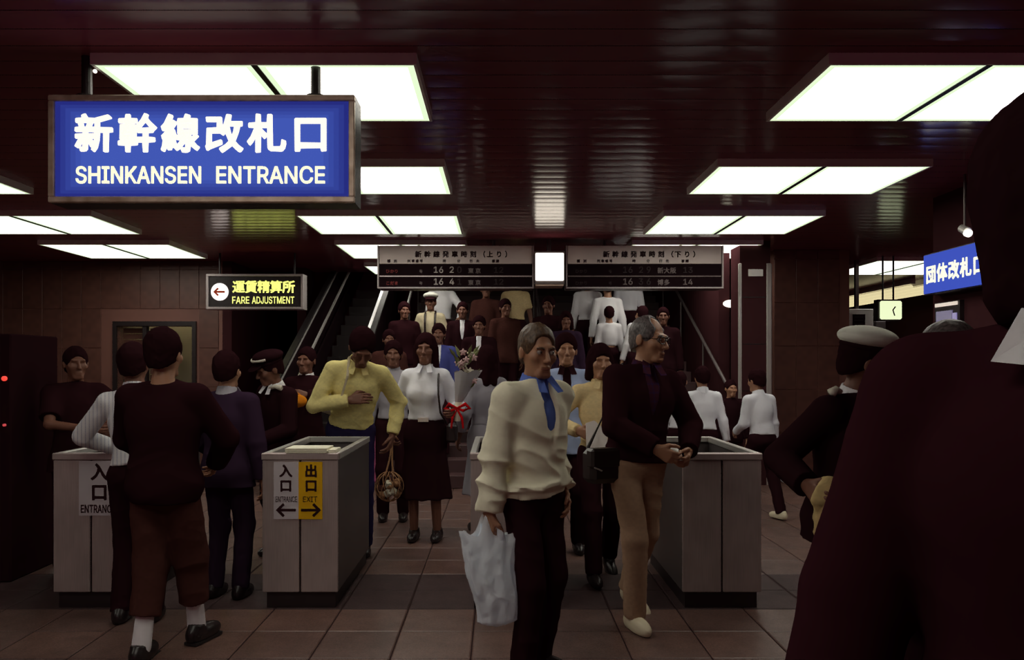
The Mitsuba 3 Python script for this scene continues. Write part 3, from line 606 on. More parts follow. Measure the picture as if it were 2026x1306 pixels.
# ---------------------------------------------------------------- ticket gates: open steel booths on black plinths
GY0, GY1, GZ = 4.99, 6.19, 0.976
GATES = [('left', -2.795, -2.325), ('second', -1.485, -1.013), ('middle', -0.180, 0.318), ('right', 1.149, 1.642)]
GLABEL = {'left': 'steel ticket gate booth at the left, with the white ENTRANCE placard', 'second': 'steel ticket gate booth with the white and yellow arrow placard',
          'middle': 'steel ticket gate booth half hidden behind the man in the beige jacket', 'right': 'steel ticket gate booth right of the man in tan trousers, front of two plain panels'}
for name, x0, x1 in GATES:
    g = thing('ticket_gate', GLABEL[name], 'ticket gate')
    w = .022
    part(g, 'plinth', bx(x0 + .02, x1 - .02, GY0 + .03, GY1 - .02, 0, .11), 'black_paint')
    xm = (x0 + x1) / 2
    part(g, 'front_panel', bev(x0, xm - .006, GY0, GY0 + w, .105, GZ - .045, .004), 'steel')
    part(g, 'front_panel', bev(xm + .006, x1, GY0, GY0 + w, .105, GZ - .045, .004), 'steel')
    part(g, 'seam', bx(xm - .006, xm + .006, GY0 + .010, GY0 + w, .105, GZ - .045), 'black_paint')
    for a, b in ((x0, x0 + w), (x1 - w, x1)):
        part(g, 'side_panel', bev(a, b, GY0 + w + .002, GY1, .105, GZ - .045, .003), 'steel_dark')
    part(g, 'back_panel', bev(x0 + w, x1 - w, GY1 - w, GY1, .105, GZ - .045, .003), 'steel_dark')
    for q in ((x0 - .006, x1 + .006, GY0 - .006, GY0 + .05), (x0 - .006, x1 + .006, GY1 - .04, GY1 + .006), (x0 - .006, x0 + .034, GY0 + .05, GY1 - .04), (x1 - .034, x1 + .006, GY0 + .05, GY1 - .04)):
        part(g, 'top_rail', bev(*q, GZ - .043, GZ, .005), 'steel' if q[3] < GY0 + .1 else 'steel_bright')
    part(g, 'tray', bx(x0 + w, x1 - w, GY0 + w, GY1 - w, GZ - .20, GZ - .19), 'black_paint')
    part(g, 'punch_shelf', bev(x0 + .05, x1 - .05, GY0 + .45, GY0 + .62, GZ - .10, GZ - .08, .004), 'steel_dark')

# placards stuck on the gates
sc = GY0 / FOC
t = thing('placard', 'white ENTRANCE placard on the left ticket gate', 'sign')
(a, _, d), (b, _, c) = at(157, 912, GY0), at(236, 1020, GY0)
part(t, 'sheet', bx(a, b, GY0 - .006, GY0 - .001, c, d), 'poster_white')
for ch, y in (('入', 950), ('口', 990)):
    p = at(180, y, GY0)
    part(t, 'character', facing(kanji(ch, 35 * sc, depth=.002), p[0], GY0 - .006, p[2] + .1 * 35 * sc), 'poster_ink')
p = at(161, 1014, GY0)
part(t, 'word', facing(latin('ENTRANCE', 15 * sc, 68 * sc, .002), p[0], GY0 - .006, p[2]), 'poster_ink')
t = thing('placard', 'half white, half yellow placard with arrows on the second ticket gate', 'sign')
(a, _, d), (b, _, c) = at(542, 914, GY0), at(638, 1027, GY0)
xm = at(591, 0, GY0)[0]
part(t, 'white_sheet', bx(a, xm, GY0 - .006, GY0 - .001, c, d), 'poster_white')
part(t, 'yellow_sheet', bx(xm, b, GY0 - .006, GY0 - .001, c, d), 'poster_yellow')
for ch, px, y in (('入', 553, 944), ('口', 553, 973), ('出', 603, 944), ('口', 603, 973)):
    p = at(px, y, GY0)
    part(t, 'character', facing(kanji(ch, 26 * sc, depth=.002), p[0], GY0 - .006, p[2] + .1 * 26 * sc), 'poster_ink')
for word, xa, xb in (('ENTRANCE', 546, 588), ('EXIT', 600, 628)):
    p = at(xa, 993, GY0)
    part(t, 'word', facing(latin(word, 11 * sc, (xb - xa) * sc, .002, bold=False), p[0], GY0 - .006, p[2]), 'poster_ink')
for px, s in ((568, -1), (614, 1)):
    p = at(px, 1009, GY0)
    part(t, 'arrow', facing(plate(arrow(36 * sc, 12 * sc, 5 * sc, s), .002), p[0], GY0 - .006, p[2]), 'poster_ink')
t = thing('paper_stack', 'stack of white papers lying on the second ticket gate', 'papers')
p, q = at(566, 0, 5.0), at(648, 0, 5.0)
for k in range(6):
    o = rng.normal(0, .004, 2)
    part(t, 'sheet', bx(p[0] + o[0], q[0] + o[0], 4.982 + o[1], 5.19 + o[1], GZ + .001 + k * .005, GZ + .0055 + k * .005), 'paper')
t = solo('leaflet', 'cream leaflet beside the stack of white papers on the second ticket gate', 'papers', bx(q[0] + .004, q[0] + .05, 5.0, 5.17, GZ + .001, GZ + .02), 'paper')

# ---------------------------------------------------------------- stairs and escalator
S0, RUN, RISE = 9.9, 0.314, 0.16


def stair_z(Y):
    return max(0.0, math.floor((Y - S0) / RUN + 1) * RISE) if Y > S0 else 0.0


t = thing('staircase', 'wide dark staircase crowded with people behind the ticket gates', 'stairs')
for k in range(24):
    y = S0 + k * RUN
    part(t, 'step', bev(-1.52, 2.99, y, y + RUN + .03, max(0.0, (k - 1) * RISE) + .001, (k + 1) * RISE, .006), 'step_stone')


def rail_pts(x, h, Y0, Y1):
    return [[x, Y0, RISE + (Y0 - S0) * RISE / RUN + h], [x, Y1, RISE + (Y1 - S0) * RISE / RUN + h]]


for x in (-1.46, 0.62, 2.94):
    p, q = rail_pts(x, 0.92, 10.0, 16.5)
    hr = part(t, 'handrail', rod(p, q, .022, 12), 'steel_bright' if x < 0 else 'steel_dark')
    for k in range(5):
        Y = 10.1 + k * 1.4
        zt = rail_pts(x, .92, Y, Y + 1)[0][2]
        part(hr, 'post', rod([x, Y, stair_z(Y) - .01], [x, Y, zt], .014, 8), 'steel_dark')
es = thing('escalator', 'dark escalator with light steel balustrades rising left of the stairs', 'escalator')
E0, ESL = 9.2, 0.51


def slope_box(x0, x1, Y0, Y1, h0, h1):
    m = bx(x0, x1, Y0, Y1, 0, 1)
    v = m.vertices.copy()
    v[:, 2] = ESL * (v[:, 1] - E0) + np.where(v[:, 2] > .5, h1, h0)
    m.vertices = v
    return m


for xa, s in ((-2.80, -1), (-1.80, 1)):
    part(es, 'balustrade', slope_box(xa - .03, xa + .03, 9.4, 16.8, -.12, .86), 'board_black')
    part(es, 'handrail', slope_box(xa - .04, xa + .04, 9.4, 16.8, .92, .96), 'rubber')
    part(es, 'inner_deck', slope_box(xa - (.035 if s < 0 else .10), xa + (.035 if s < 0 else .0), 9.4, 16.8, .862, .918), 'deck_sheen' if s > 0 else 'steel_bright')
    part(es, 'skirting', slope_box(xa + (.06 if s < 0 else -.09), xa + (.09 if s < 0 else -.06), 9.4, 16.8, -.05, .30), 'board_black')
part(es, 'outer_rail', slope_box(-2.58, -2.555, 9.4, 16.8, .86, .90), 'steel_bright')
for k in range(20):
    y = E0 + .4 + k * .36
    z = ESL * (y - E0)
    part(es, 'step', bev(-2.7, -1.9, y, y + .38, max(0.01, z - .25), z, .004), 'black_paint')

# ---------------------------------------------------------------- small blue sign on the right wall
SX = 4.0
Y0, Y1, z1 = 7.52, 6.45, at(0, 506.5, 7.5)[2]
z0 = at(0, 582, 7.5)[2]
t = thing('wall_sign', 'small blue backlit sign with five white characters on the right wall', 'sign')
part(t, 'case', bx(SX + .012, 4.15, Y1, Y0, z0 - .01, z1 + .01), 'black_paint')
part(t, 'face', bx(SX, SX + .012, Y1 + .01, Y0 - .01, z0, z1), 'sign_blue', emit=lin(60, 80, 184))
em = 36 / FOC * 7.5
for i, ch in enumerate('団体改札口'):
    m = place(kanji(ch, em, depth=.004), [SX, Y0 - .055 - i * em * 1.07, (z0 + z1) / 2 - em * .42], [0, -1, 0], [0, 0, 1], [-1, 0, 0])
    part(t, 'character', m, 'lamp_body', emit=[1.05, 0.98, 0.68])
part(t, 'bracket', bx(SX + .02, 4.15, Y1 + .2, Y1 + .24, z1 + .01, z1 + .10), 'black_paint')

# ---------------------------------------------------------------- things of the side hall on the right
t = thing('clock', 'square illuminated clock hanging in the side hall', 'clock')
CY = 11.5
(a, _, d), (b, _, c) = at(1742, 595, CY), at(1785, 632, CY)
part(t, 'case', bx(a - .02, b + .02, CY + .03, CY + .16, c - .02, d + .02), 'black_paint')
part(t, 'dial', bev(a, b, CY, CY + .03, c, d, .02), 'lamp_body', emit=[0.86, 0.96, 0.58])
xm, zm = (a + b) / 2, (c + d) / 2
for dx, dz, l in ((.6, .8, .06), (.3, -.95, .085)):
    part(t, 'hand', rod([xm + .02, CY - .006, zm], [xm + .02 + dx * l, CY - .006, zm + dz * l], .008, 6), 'ink_dark')
for x in (a + .08, b - .08):
    part(t, 'hanger', rod([x, CY + .1, d], [x, CY + .1, CZ], .012), 'black_paint')
t = thing('notice_board', 'grey framed notice with a dark centre, under the clock to its left', 'notice')
NY = 12.0
(a, _, d), (b, _, c) = at(1676, 611, NY), at(1728, 672, NY)
part(t, 'frame', bev(a, b, NY, NY + .05, c, d, .006), 'fixture_white')
(e, _, h), (f, _, g) = at(1687, 622, NY), at(1711, 648, NY)
part(t, 'picture', bx(e, f, NY - .012, NY + .01, g, h), 'ink_dark')
for k in range(3):
    part(t, 'text_line', bx(e + .02, f - .03, NY - .015, NY - .012, h - .05 - k * .05, h - .035 - k * .05), 'flap_dim')
part(t, 'post', bx(a + .15, a + .2, NY + .05, NY + .1, 0, CZ), 'steel_dark')


def machine(x0, x1, y, z0, z1, label, e, tubes):
    t = thing('vending_machine', label, 'vending machine')
    part(t, 'cabinet', bev(x0, x1, y, y + .7, 0, z1 + .12, .01), 'black_paint')
    for k in range(tubes):
        zz = z0 + (z1 - z0) * k / tubes
        part(t, 'display_window', bx(x0 + .05, x1 - .05, y - .01, y, zz + .02, zz + (z1 - z0) / tubes - .02), 'lamp_body', emit=[v * (1.0 if k != 1 else .4) for v in e])
    part(t, 'slot_panel', bx(x0 + .08, x1 - .1, y - .012, y, .7, .9), 'steel_dark')


machine(at(1733, 0, 13.0)[0], at(1753, 0, 13.0)[0], 13.0, at(0, 735, 13)[2], at(0, 650, 13)[2], 'narrow vending machine with violet lit windows behind the officer in a white topped cap', lin(98, 88, 150), 3)
LX = 4.13
t = thing('light_panel', 'violet lit display panel on the right wall below the small blue sign', 'display')
y0, y1 = 7.5, 7.13
part(t, 'frame', bx(LX - .02, 4.15, y1 - .02, y0 + .02, at(0, 672, 7.4)[2], at(0, 598, 7.4)[2]), 'black_paint')
part(t, 'screen', bx(LX - .03, LX - .02, y1 + .09, y0 - .02, at(0, 656, 7.4)[2], at(0, 616, 7.4)[2]), 'lamp_body', emit=lin(46, 34, 92))
part(t, 'tube', bx(LX - .03, LX - .02, y1 + .01, y0, at(0, 607, 7.4)[2], at(0, 600, 7.4)[2]), 'lamp_body', emit=lin(205, 190, 175))
part(t, 'strip', bx(LX - .03, LX - .02, y1 + .02, y1 + .08, at(0, 662, 7.4)[2], at(0, 622, 7.4)[2]), 'lamp_body', emit=lin(105, 95, 150))
part(t, 'caption', bx(LX - .03, LX - .02, y1 + .10, y0 - .01, at(0, 668, 7.4)[2], at(0, 659, 7.4)[2]), 'lamp_body', emit=lin(130, 120, 165))
t = thing('ticket_machine', 'dark cabinet at the far left with two red indicator lamps', 'machine')
MX = at(10, 0, 5.6)[0]
part(t, 'cabinet', bev(MX - .5, MX + .04, 5.6, 6.2, 0, 1.75, .01), 'uniform')
for y, r in ((749, .018), (841, .010)):
    p = at(10, y, 5.6)
    part(t, 'indicator', rod([p[0], 5.585, p[2]], [p[0], 5.6, p[2]], r, 16), 'lamp_body', emit=[0.9, 0.03, 0.012] if r > .015 else [0.45, 0.01, 0.02])

# ---------------------------------------------------------------- people: signed distance fields meshed by surface nets
def surface_nets(F, xs, ys, zs):
    I = F < 0
    n = np.array(F.shape) - 1
    c = [I[a:a + n[0], b:b + n[1], d:d + n[2]] for a in (0, 1) for b in (0, 1) for d in (0, 1)]
    s = sum(q.astype(np.int8) for q in c)
    cell = np.argwhere((s > 0) & (s < 8))
    idx = np.full(tuple(n), -1, np.int64)
    idx[tuple(cell.T)] = np.arange(len(cell))
    acc, cnt = np.zeros((len(cell), 3)), np.zeros(len(cell))
    corners = [(a, b, d) for a in (0, 1) for b in (0, 1) for d in (0, 1)]
    ax = (xs, ys, zs)
    for p in corners:
        for k in range(3):
            if p[k] == 0:
                q = list(p); q[k] = 1
                ip, iq = cell + p, cell + q
                fp, fq = F[tuple(ip.T)], F[tuple(iq.T)]
                m = (fp < 0) != (fq < 0)
                t = np.where(m, fp / np.where(m, fp - fq, 1), 0)
                pos = np.stack([ax[j][ip[:, j]] for j in range(3)], 1).astype(float)
                pos[:, k] += t * (ax[k][iq[:, k]] - ax[k][ip[:, k]])
                acc += pos * m[:, None]; cnt += m
    v = acc / cnt[:, None]
    faces = []
    for k in range(3):
        u, w = (k + 1) % 3, (k + 2) % 3
        sl0, sl1 = [slice(None)] * 3, [slice(None)] * 3
        sl0[k], sl1[k] = slice(0, -1), slice(1, None)
        a, b = I[tuple(sl0)], I[tuple(sl1)]
        e = np.argwhere(a != b)
        e = e[(e[:, u] > 0) & (e[:, w] > 0) & (e[:, u] < n[u]) & (e[:, w] < n[w])]
        out = a[tuple(e.T)]
        q = []
        for du, dw in ((-1, -1), (0, -1), (0, 0), (-1, 0)):
            g = e.copy(); g[:, u] += du; g[:, w] += dw
            q.append(idx[tuple(g.T)])
        q = np.stack(q, 1)
        q[~out] = q[~out][:, ::-1]
        faces.append(q)
    q = np.vstack(faces)
    q = q[(q >= 0).all(1)]
    return v, np.vstack([q[:, [0, 1, 2]], q[:, [0, 2, 3]]])


def axis(lo, hi, h, fine=()):
    out, x = [lo], lo
    while x < hi:
        st = h
        for a, b, g in fine:
            if a <= x <= b:
                st = min(st, g)
            elif x < a < x + st:
                st = max(a - x, g)
        x += st
        out.append(x)
    return np.array(out)


class Field:
    def __init__(s):
        s.pr = []

    def cap(s, a, b, r1, r2=None, k=.02, op='u', clip=None, flat=None):
        a, b = np.asarray(a, float), np.asarray(b, float)
        r2 = r1 if r2 is None else r2
        R = max(r1, r2)
        s.pr.append((op, k, np.minimum(a, b) - R, np.maximum(a, b) + R, ('cap', a, b, r1, r2, clip, flat)))

    def ell(s, c, r, R=None, k=.02, op='u'):
        c, r = np.asarray(c, float), np.asarray(r, float)
        m = r if R is None else np.sqrt(((R * r) ** 2).sum(1))
        s.pr.append((op, k, c - m, c + m, ('ell', c, r, R)))

    def frus(s, z0, z1, c0, r0, c1, r1, k=.02):
        lo = np.array([min(c0[0] - r0[0], c1[0] - r1[0]), min(c0[1] - r0[1], c1[1] - r1[1]), z0])
        hi = np.array([max(c0[0] + r0[0], c1[0] + r1[0]), max(c0[1] + r0[1], c1[1] + r1[1]), z1])
        s.pr.append(('u', k, lo, hi, ('frus', z0, z1, np.array(c0), np.array(r0), np.array(c1), np.array(r1))))

    def cut(s, p, nrm):
        s.pr.append(('c', 0, None, None, (np.asarray(p, float), np.asarray(nrm, float))))

    def mesh(s, h, fine=((), (), ()), disp=None):
        lo = np.min([q[2] for q in s.pr if q[0] == 'u'], 0) - 2.2 * h
        hi = np.max([q[3] for q in s.pr if q[0] == 'u'], 0) + 2.2 * h
        xs, ys, zs = (axis(lo[k], hi[k], h, fine[k]) for k in range(3))
        F = np.full((len(xs), len(ys), len(zs)), 1.0, np.float32)
        X, Y, Z = xs[:, None, None].astype(np.float32), ys[None, :, None].astype(np.float32), zs[None, None, :].astype(np.float32)
        for op, k, a, b, pr in s.pr:
            if op == 'c':
                p, nn = pr
                F = np.maximum(F, (X - p[0]) * nn[0] + (Y - p[1]) * nn[1] + (Z - p[2]) * nn[2])
                continue
            pad = .06
            i = [slice(max(0, np.searchsorted(w, a[j] - pad) - 1), np.searchsorted(w, b[j] + pad) + 1) for j, w in enumerate((xs, ys, zs))]
            x, y, z = X[i[0]], Y[:, i[1]], Z[:, :, i[2]]
            if pr[0] == 'cap':
                _, A, B, r1, r2, clip, flat = pr
                d = B - A
                L = max(float(d @ d), 1e-9)
                px, py, pz = x - A[0], y - A[1], z - A[2]
                t = np.clip((px * d[0] + py * d[1] + pz * d[2]) / L, 0, 1)
                D = np.sqrt((px - t * d[0]) ** 2 + (py - t * d[1]) ** 2 + (pz - t * d[2]) ** 2) - (r1 + (r2 - r1) * t)
                if clip is not None:       # flat end at B
                    u = d / math.sqrt(L)
                    D = np.maximum(D, (x - B[0]) * u[0] + (y - B[1]) * u[1] + (z - B[2]) * u[2])
            elif pr[0] == 'ell':
                _, c, r, R = pr
                px, py, pz = x - c[0], y - c[1], z - c[2]
                if R is not None:
                    px, py, pz = (px * R[0, j] + py * R[1, j] + pz * R[2, j] for j in range(3))
                k0 = np.sqrt((px / r[0]) ** 2 + (py / r[1]) ** 2 + (pz / r[2]) ** 2)
                k1 = np.sqrt((px / r[0] ** 2) ** 2 + (py / r[1] ** 2) ** 2 + (pz / r[2] ** 2) ** 2) + 1e-9
                D = k0 * (k0 - 1) / k1
            else:
                _, z0, z1, c0, r0, c1, r1 = pr
                t = np.clip((z - z0) / (z1 - z0), 0, 1)
                cx, cy, rx, ry = c0[0] + (c1[0] - c0[0]) * t, c0[1] + (c1[1] - c0[1]) * t, r0[0] + (r1[0] - r0[0]) * t, r0[1] + (r1[1] - r0[1]) * t
                D = (np.sqrt(((x - cx) / rx) ** 2 + ((y - cy) / ry) ** 2) - 1) * np.minimum(rx, ry)
                D = np.maximum(D, np.maximum(z0 - z, z - z1))
            G = F[i[0], i[1], i[2]]
            if op == 'u':
                q = np.maximum(k - np.abs(G - D), 0) / max(k, 1e-6)
                F[i[0], i[1], i[2]] = np.minimum(G, D) - q * q * k / 4
            else:
                q = np.maximum(k - np.abs(G + D), 0) / max(k, 1e-6)
                F[i[0], i[1], i[2]] = np.maximum(G, -D) + q * q * k / 4
        if disp is not None:
            m = np.argwhere(np.abs(F) < .035)
            P = np.stack([xs[m[:, 0]], ys[m[:, 1]], zs[m[:, 2]]], 1)
            F[tuple(m.T)] += disp(P)
        F[0] = F[-1] = 1; F[:, 0] = F[:, -1] = 1; F[:, :, 0] = F[:, :, -1] = 1
        return surface_nets(F, xs, ys, zs)


def unit(v):
    v = np.asarray(v, float)
    return v / (np.linalg.norm(v) + 1e-12)


def rotx(a):                               # positive leans the top forward (towards -y)
    c, s = math.cos(a), math.sin(a)
    return np.array([[1, 0, 0], [0, c, -s], [0, s, c]])


def roty(a):
    c, s = math.cos(a), math.sin(a)
    return np.array([[c, 0, s], [0, 1, 0], [-s, 0, c]])


def rotz(a):
    c, s = math.cos(a), math.sin(a)
    return np.array([[c, -s, 0], [s, c, 0], [0, 0, 1]])


def two_bone(S, G, l1, l2, hint):
    d = G - S
    L = min(np.linalg.norm(d), (l1 + l2) * .998)
    u = unit(d)
    G = S + u * L
    a = (l1 * l1 - l2 * l2 + L * L) / (2 * L)
    h = math.sqrt(max(l1 * l1 - a * a, 0))
    p = unit(hint - u * (hint @ u))
    return S + u * a + p * h, G


def hand_prims(f, W, d, n, t, s, curl=.5, spread=1.0):
    """A hand on the wrist W: d along the forearm, n out of the palm, t to the thumb side; palm, four fingers of unequal length in three bones, thumb."""
    q = [(.030, .078, .036), (.010, .083, .041), (-.010, .080, .038), (-.029, .072, .030)]
    for i, (o, L, b) in enumerate(q):
        K = W + (d * L + t * o * spread) * s
        f.cap(W + (d * .006 + t * o * .55) * s, K, .0165 * s, .0125 * s, k=.012)
        a, p, dd = 0, K, d
        for j, (bl, r) in enumerate(((b, .0098), (b * .72, .0088), (b * .55, .0080))):
            a += curl * (.75, 1.0, .8)[j]
            dd = d * math.cos(a) + n * math.sin(a)
            e = p + dd * bl * s
            f.cap(p, e, r * s, r * .92 * s, k=.004)
            p = e
    a0 = W + (d * .022 + t * .026) * s
    a1 = a0 + unit(t * .75 + d * .75 + n * .25) * .040 * s
    a2 = a1 + unit(t * .15 + d * .85 + n * (.25 + .5 * curl)) * .032 * s
    a3 = a2 + unit(d * .8 - t * .1 + n * (.3 + .6 * curl)) * .024 * s
    f.cap(a0, a1, .0155 * s, .012 * s, k=.012); f.cap(a1, a2, .0115 * s, .0100 * s, k=.004); f.cap(a2, a3, .0098 * s, .0082 * s, k=.004)


def folds(amp, seed, fx=3.6, fz=9.0, z=None):
    """Creases of cloth: ridged noise, stronger towards the height z."""
    def fn(P):
        q = P @ rotx(.35) @ roty(.3)
        n = meshkit.fbm(q * [fx, fx, fz] + seed * 1.7, 2, seed)
        r = 1 - np.abs(2 * n - 1) ** .8
        w = 1.0 if z is None else .35 + 1.0 * np.exp(-((P[:, 2] - z) / .16) ** 2)
        return amp * 2.0 * (.62 - r) * w
    return fn


PCOUNT = [0]


def person(label, X, Y, H, yaw=0, z0=0.0, lean=(0, 0), twist=0, head=(0, 0), hands=None, feet=None, build=1.0, female=False,
           skin='skin', hair='hair_black', hairstyle='short', top='shirt_white', topkind='shirt', bottom='trousers_dark', bottomkind='trousers', shoes='shoe_black', socks=None,
           hem=None, curl=(.5, .5), elbow=None, eyes=False, fold=.004, sleeve=1.0, extra=None, inner=None, cap=None, belt=None, glasses=None, group=None, collar=None, detail=1.0, palm=None, ankle=-.04, headsize=1.05):
    s = H / 1.75
    rng_seed = PCOUNT[0] * 13 + 5
    PCOUNT[0] += 1
    key = thing('person', label, 'person', group)
    hh = max(.0055, 1.9 * Y / FOC) * detail          # body grid step; clothes a bit coarser
    M, org = rotz(math.radians(yaw)), np.array([X, Y, z0])
    RL = roty(math.radians(lean[1])) @ rotx(math.radians(lean[0])) @ rotz(math.radians(twist))
    PV = np.array([0, 0, .95])
    U = lambda p: (PV + RL @ (np.asarray(p, float) - PV)) * s
    L = lambda p: np.asarray(p, float) * s
    RH = RL @ rotz(math.radians(head[0])) @ rotx(math.radians(head[1]))
    NP = np.array([0, .012, 1.50])
    HC = np.array([0, -.012, .125])
    hs = s * headsize
    Hd = lambda p: U(NP) + (RH @ (HC + np.asarray(p, float))) * hs
    w = build
    sw = (.150 if female else .168) * (.5 + .5 * w)
    hands = {**{'L': (.25 * w, -.02, .80), 'R': (-.25 * w, -.02, .80)}, **(hands or {})}
    feet = {**{'L': (.10, 0, 0), 'R': (-.10, 0, 0)}, **(feet or {})}
    elbow = {**{'L': (.5, 1, -.2), 'R': (-.5, 1, -.2)}, **(elbow or {})}
    sh = {'L': U((sw, .01, 1.398)), 'R': U((-sw, .01, 1.398))}
    hip = {'L': L((.088, 0, .92)), 'R': L((-.088, 0, .92))}
    el, wr, kn, an = {}, {}, {}, {}
    for q in 'LR':
        el[q], wr[q] = two_bone(sh[q], L(hands[q]), .29 * s, .255 * s, np.array(elbow[q], float))
        ft = feet[q]
        an[q] = L((ft[0], ft[1], ft[2] + .085))
        kn[q], an[q] = two_bone(hip[q], an[q], .425 * s, .425 * s, np.array([0.0, -1, .05]))
    put_world = lambda vf: trimesh.Trimesh(vf[0] @ M.T + org, vf[1], process=False)

    # --- the body, one continuous surface
    f = Field()
    f.ell(L((0, 0, .93)), np.array([.135 * w, .10 * w, .12]) * s)
    f.ell(U((0, .0, 1.08)), np.array([.115 * w, .085 * w, .16]) * s, RL, k=.05)
    f.ell(U((0, .005, 1.27)), np.array([.145 * w, .10 * w, .18]) * s, RL, k=.05)
    f.cap(sh['L'], U((.02, .014, 1.43)), .040 * s, .046 * s, k=.04); f.cap(sh['R'], U((-.02, .014, 1.43)), .040 * s, .046 * s, k=.04)
    f.cap(U((0, .02, 1.40)), U((0, .012, 1.49)), .058 * s, .054 * s, k=.03)
    f.cap(U((0, .012, 1.47)), Hd((0, .012, -.05)), .053 * s, .050 * s, k=.02)
    for q, sg in (('L', 1), ('R', -1)):
        f.cap(sh[q], el[q], .047 * s, .038 * s, k=.03); f.cap(el[q], wr[q], .037 * s, .026 * s, k=.015)
        f.cap(hip[q], kn[q], .078 * s, .052 * s, k=.03); f.cap(kn[q], an[q], .050 * s, .036 * s, k=.02)
        d = unit(wr[q] - el[q])
        n = np.array(palm[q] if palm and q in palm else (-sg, 0.25, 0), float)
        n = unit(n - d * (n @ d))
        t = np.cross(d, n) * (1 if q == 'R' else -1)
        if t @ np.array([0, -1, .3]) < 0 and not (palm and q in palm):
            t = -t
        hand_prims(f, wr[q] + d * .012 * s, d, n, t, s, curl[0 if q == 'L' else 1])
    fw = .95 if female else 1.0
    f.ell(Hd((0, .018, .022)), np.array([.075, .094, .100]) * hs * [fw, 1, 1], RH, k=.02)
    f.ell(Hd((0, -.030, -.045)), np.array([.056, .062, .074]) * hs * [fw, 1, 1], RH, k=.03)
    f.cap(Hd((-.018, -.072, -.100)), Hd((.018, -.072, -.100)), .020 * hs, k=.02)
    f.cap(Hd((-.036, -.080, .024)), Hd((.036, -.080, .024)), .012 * hs, k=.02)
    for sg in (1, -1):
        f.ell(Hd((sg * .042, -.062, -.022)), np.array([.024, .024, .026]) * hs, RH, k=.02)
        f.ell(Hd((sg * .031, -.101, .004)), np.array([.019, .018, .012]) * hs, RH, k=.012, op='s')
        f.ell(Hd((sg * .078, .012, -.008)), np.array([.010, .021, .032]) * hs, RH, k=.008)
    f.cap(Hd((0, -.092, .012)), Hd((0, -.116, -.032)), .007 * hs, .0125 * hs, k=.012)
    f.cap(Hd((-.011, -.104, -.036)), Hd((.011, -.104, -.036)), .009 * hs, k=.008)
    f.cap(Hd((-.016, -.090, -.066)), Hd((.016, -.090, -.066)), .0075 * hs, k=.01)
    f.cap(Hd((-.014, -.088, -.079)), Hd((.014, -.088, -.079)), .0085 * hs, k=.01)
    f.cap(Hd((-.022, -.101, -.0725)), Hd((.022, -.101, -.0725)), .0045 * hs, k=.006, op='s')
    hfine = min(hh, max(.0042, 1.3 * Y / FOC)) * detail
    hc = Hd((0, -.02, -.02))
    fine = [[], [], []]
    for c, r in ((hc, np.array([.11, .13, .15])), (wr['L'] + unit(wr['L'] - el['L']) * .09 * s, np.array([.09] * 3)), (wr['R'] + unit(wr['R'] - el['R']) * .09 * s, np.array([.09] * 3))):
        for k in range(3):
            fine[k].append((c[k] - r[k] * s, c[k] + r[k] * s, hfine))
    part(key, 'body', put_world(f.mesh(max(hh, .009) * 1.15, fine)), skin, smooth=True)

    # --- clothes
    q_ = {'shirt': .014, 'jacket': .026, 'tee': .014, 'blouse': .018, 'coat': .030, 'blouson': .030}[topkind]
    hm = hem if hem is not None else {'shirt': 1.00, 'jacket': .80, 'tee': .93, 'blouse': 1.02, 'coat': .74, 'blouson': .92}[topkind]

    def torso(f, q, hm, sleeves=True, collar_top=1.505, sl=1.0):
        f.ell(U((0, .0, 1.09)), np.array([.125 * w + q, .092 * w + q, .20]) * s, RL, k=.06)
        f.ell(U((0, .004, 1.27)), np.array([.150 * w + q, .108 * w + q, .185 + q * .3]) * s, RL, k=.06)
        if female:
            for sg in (1, -1):
                f.ell(U((sg * .07, -.085, 1.25)), np.array([.06, .055, .06]) * s, RL, k=.05)
        if hm < 1.04:
            f.ell(U((0, .004, .93)), np.array([.148 * w + q, .112 * w + q, .17]) * s, RL, k=.06)
            if hm < .84:
                f.cap(U((-.06 * w, .0, .86)), U((-.07 * w, .0, hm - .03)), (.10 + q) * s, (.105 + q) * s, k=.05)
                f.cap(U((.06 * w, .0, .86)), U((.07 * w, .0, hm - .03)), (.10 + q) * s, (.105 + q) * s, k=.05)
        for sg in (1, -1):
            f.cap(U((sg * .02, .016, 1.437)), U((sg * sw * .92, .012, 1.398)), (.052 + q * .5) * s, (.046 + q * .8) * s, k=.05)
        f.cap(U((0, .016, 1.40)), U((0, .012, 1.475)), (.066 + q * .6) * s, (.060 + q * .4) * s, k=.03)
        f.cut(U((0, 0, hm)), RL @ np.array([0, 0, -1.0]))
        f.cut(U((0, 0, 1.485)), RL @ np.array([0, .25, 1.0]))
        if sleeves:
            for g in 'LR':
                e1 = el[g]
                if sl < .6:
                    f.cap(sh[g], sh[g] + (e1 - sh[g]) * .78, (.049 + q * .9) * s, (.048 + q) * s, k=.05, clip=1)
                else:
                    f.cap(sh[g], e1, (.049 + q * .9) * s, (.043 + q) * s, k=.032)
                    we = e1 + (wr[g] - e1) * (1.0 if sl >= 1 else sl)
                    f.cap(e1, we, (.043 + q) * s, (.034 + q * .9) * s, k=.008, clip=1)
    f = Field()
    torso(f, q_, hm, True, sl=sleeve)
    if topkind in ('jacket', 'coat', 'blouson') and inner:
        lo = 1.17 if topkind == 'blouson' else 1.02
        ks = [((0, -.075, 1.50), .050), ((0, -.112 - q_ * .4, 1.38), .046), ((0, -.118 * w - q_ * .8, 1.27), .036), ((0, -.112 * w - q_ * .9, lo), .014)]
        for (a_, ra), (b_, rb) in zip(ks, ks[1:]):
            f.cap(U(a_), U(b_), ra * s, rb * s, k=.006, op='s')
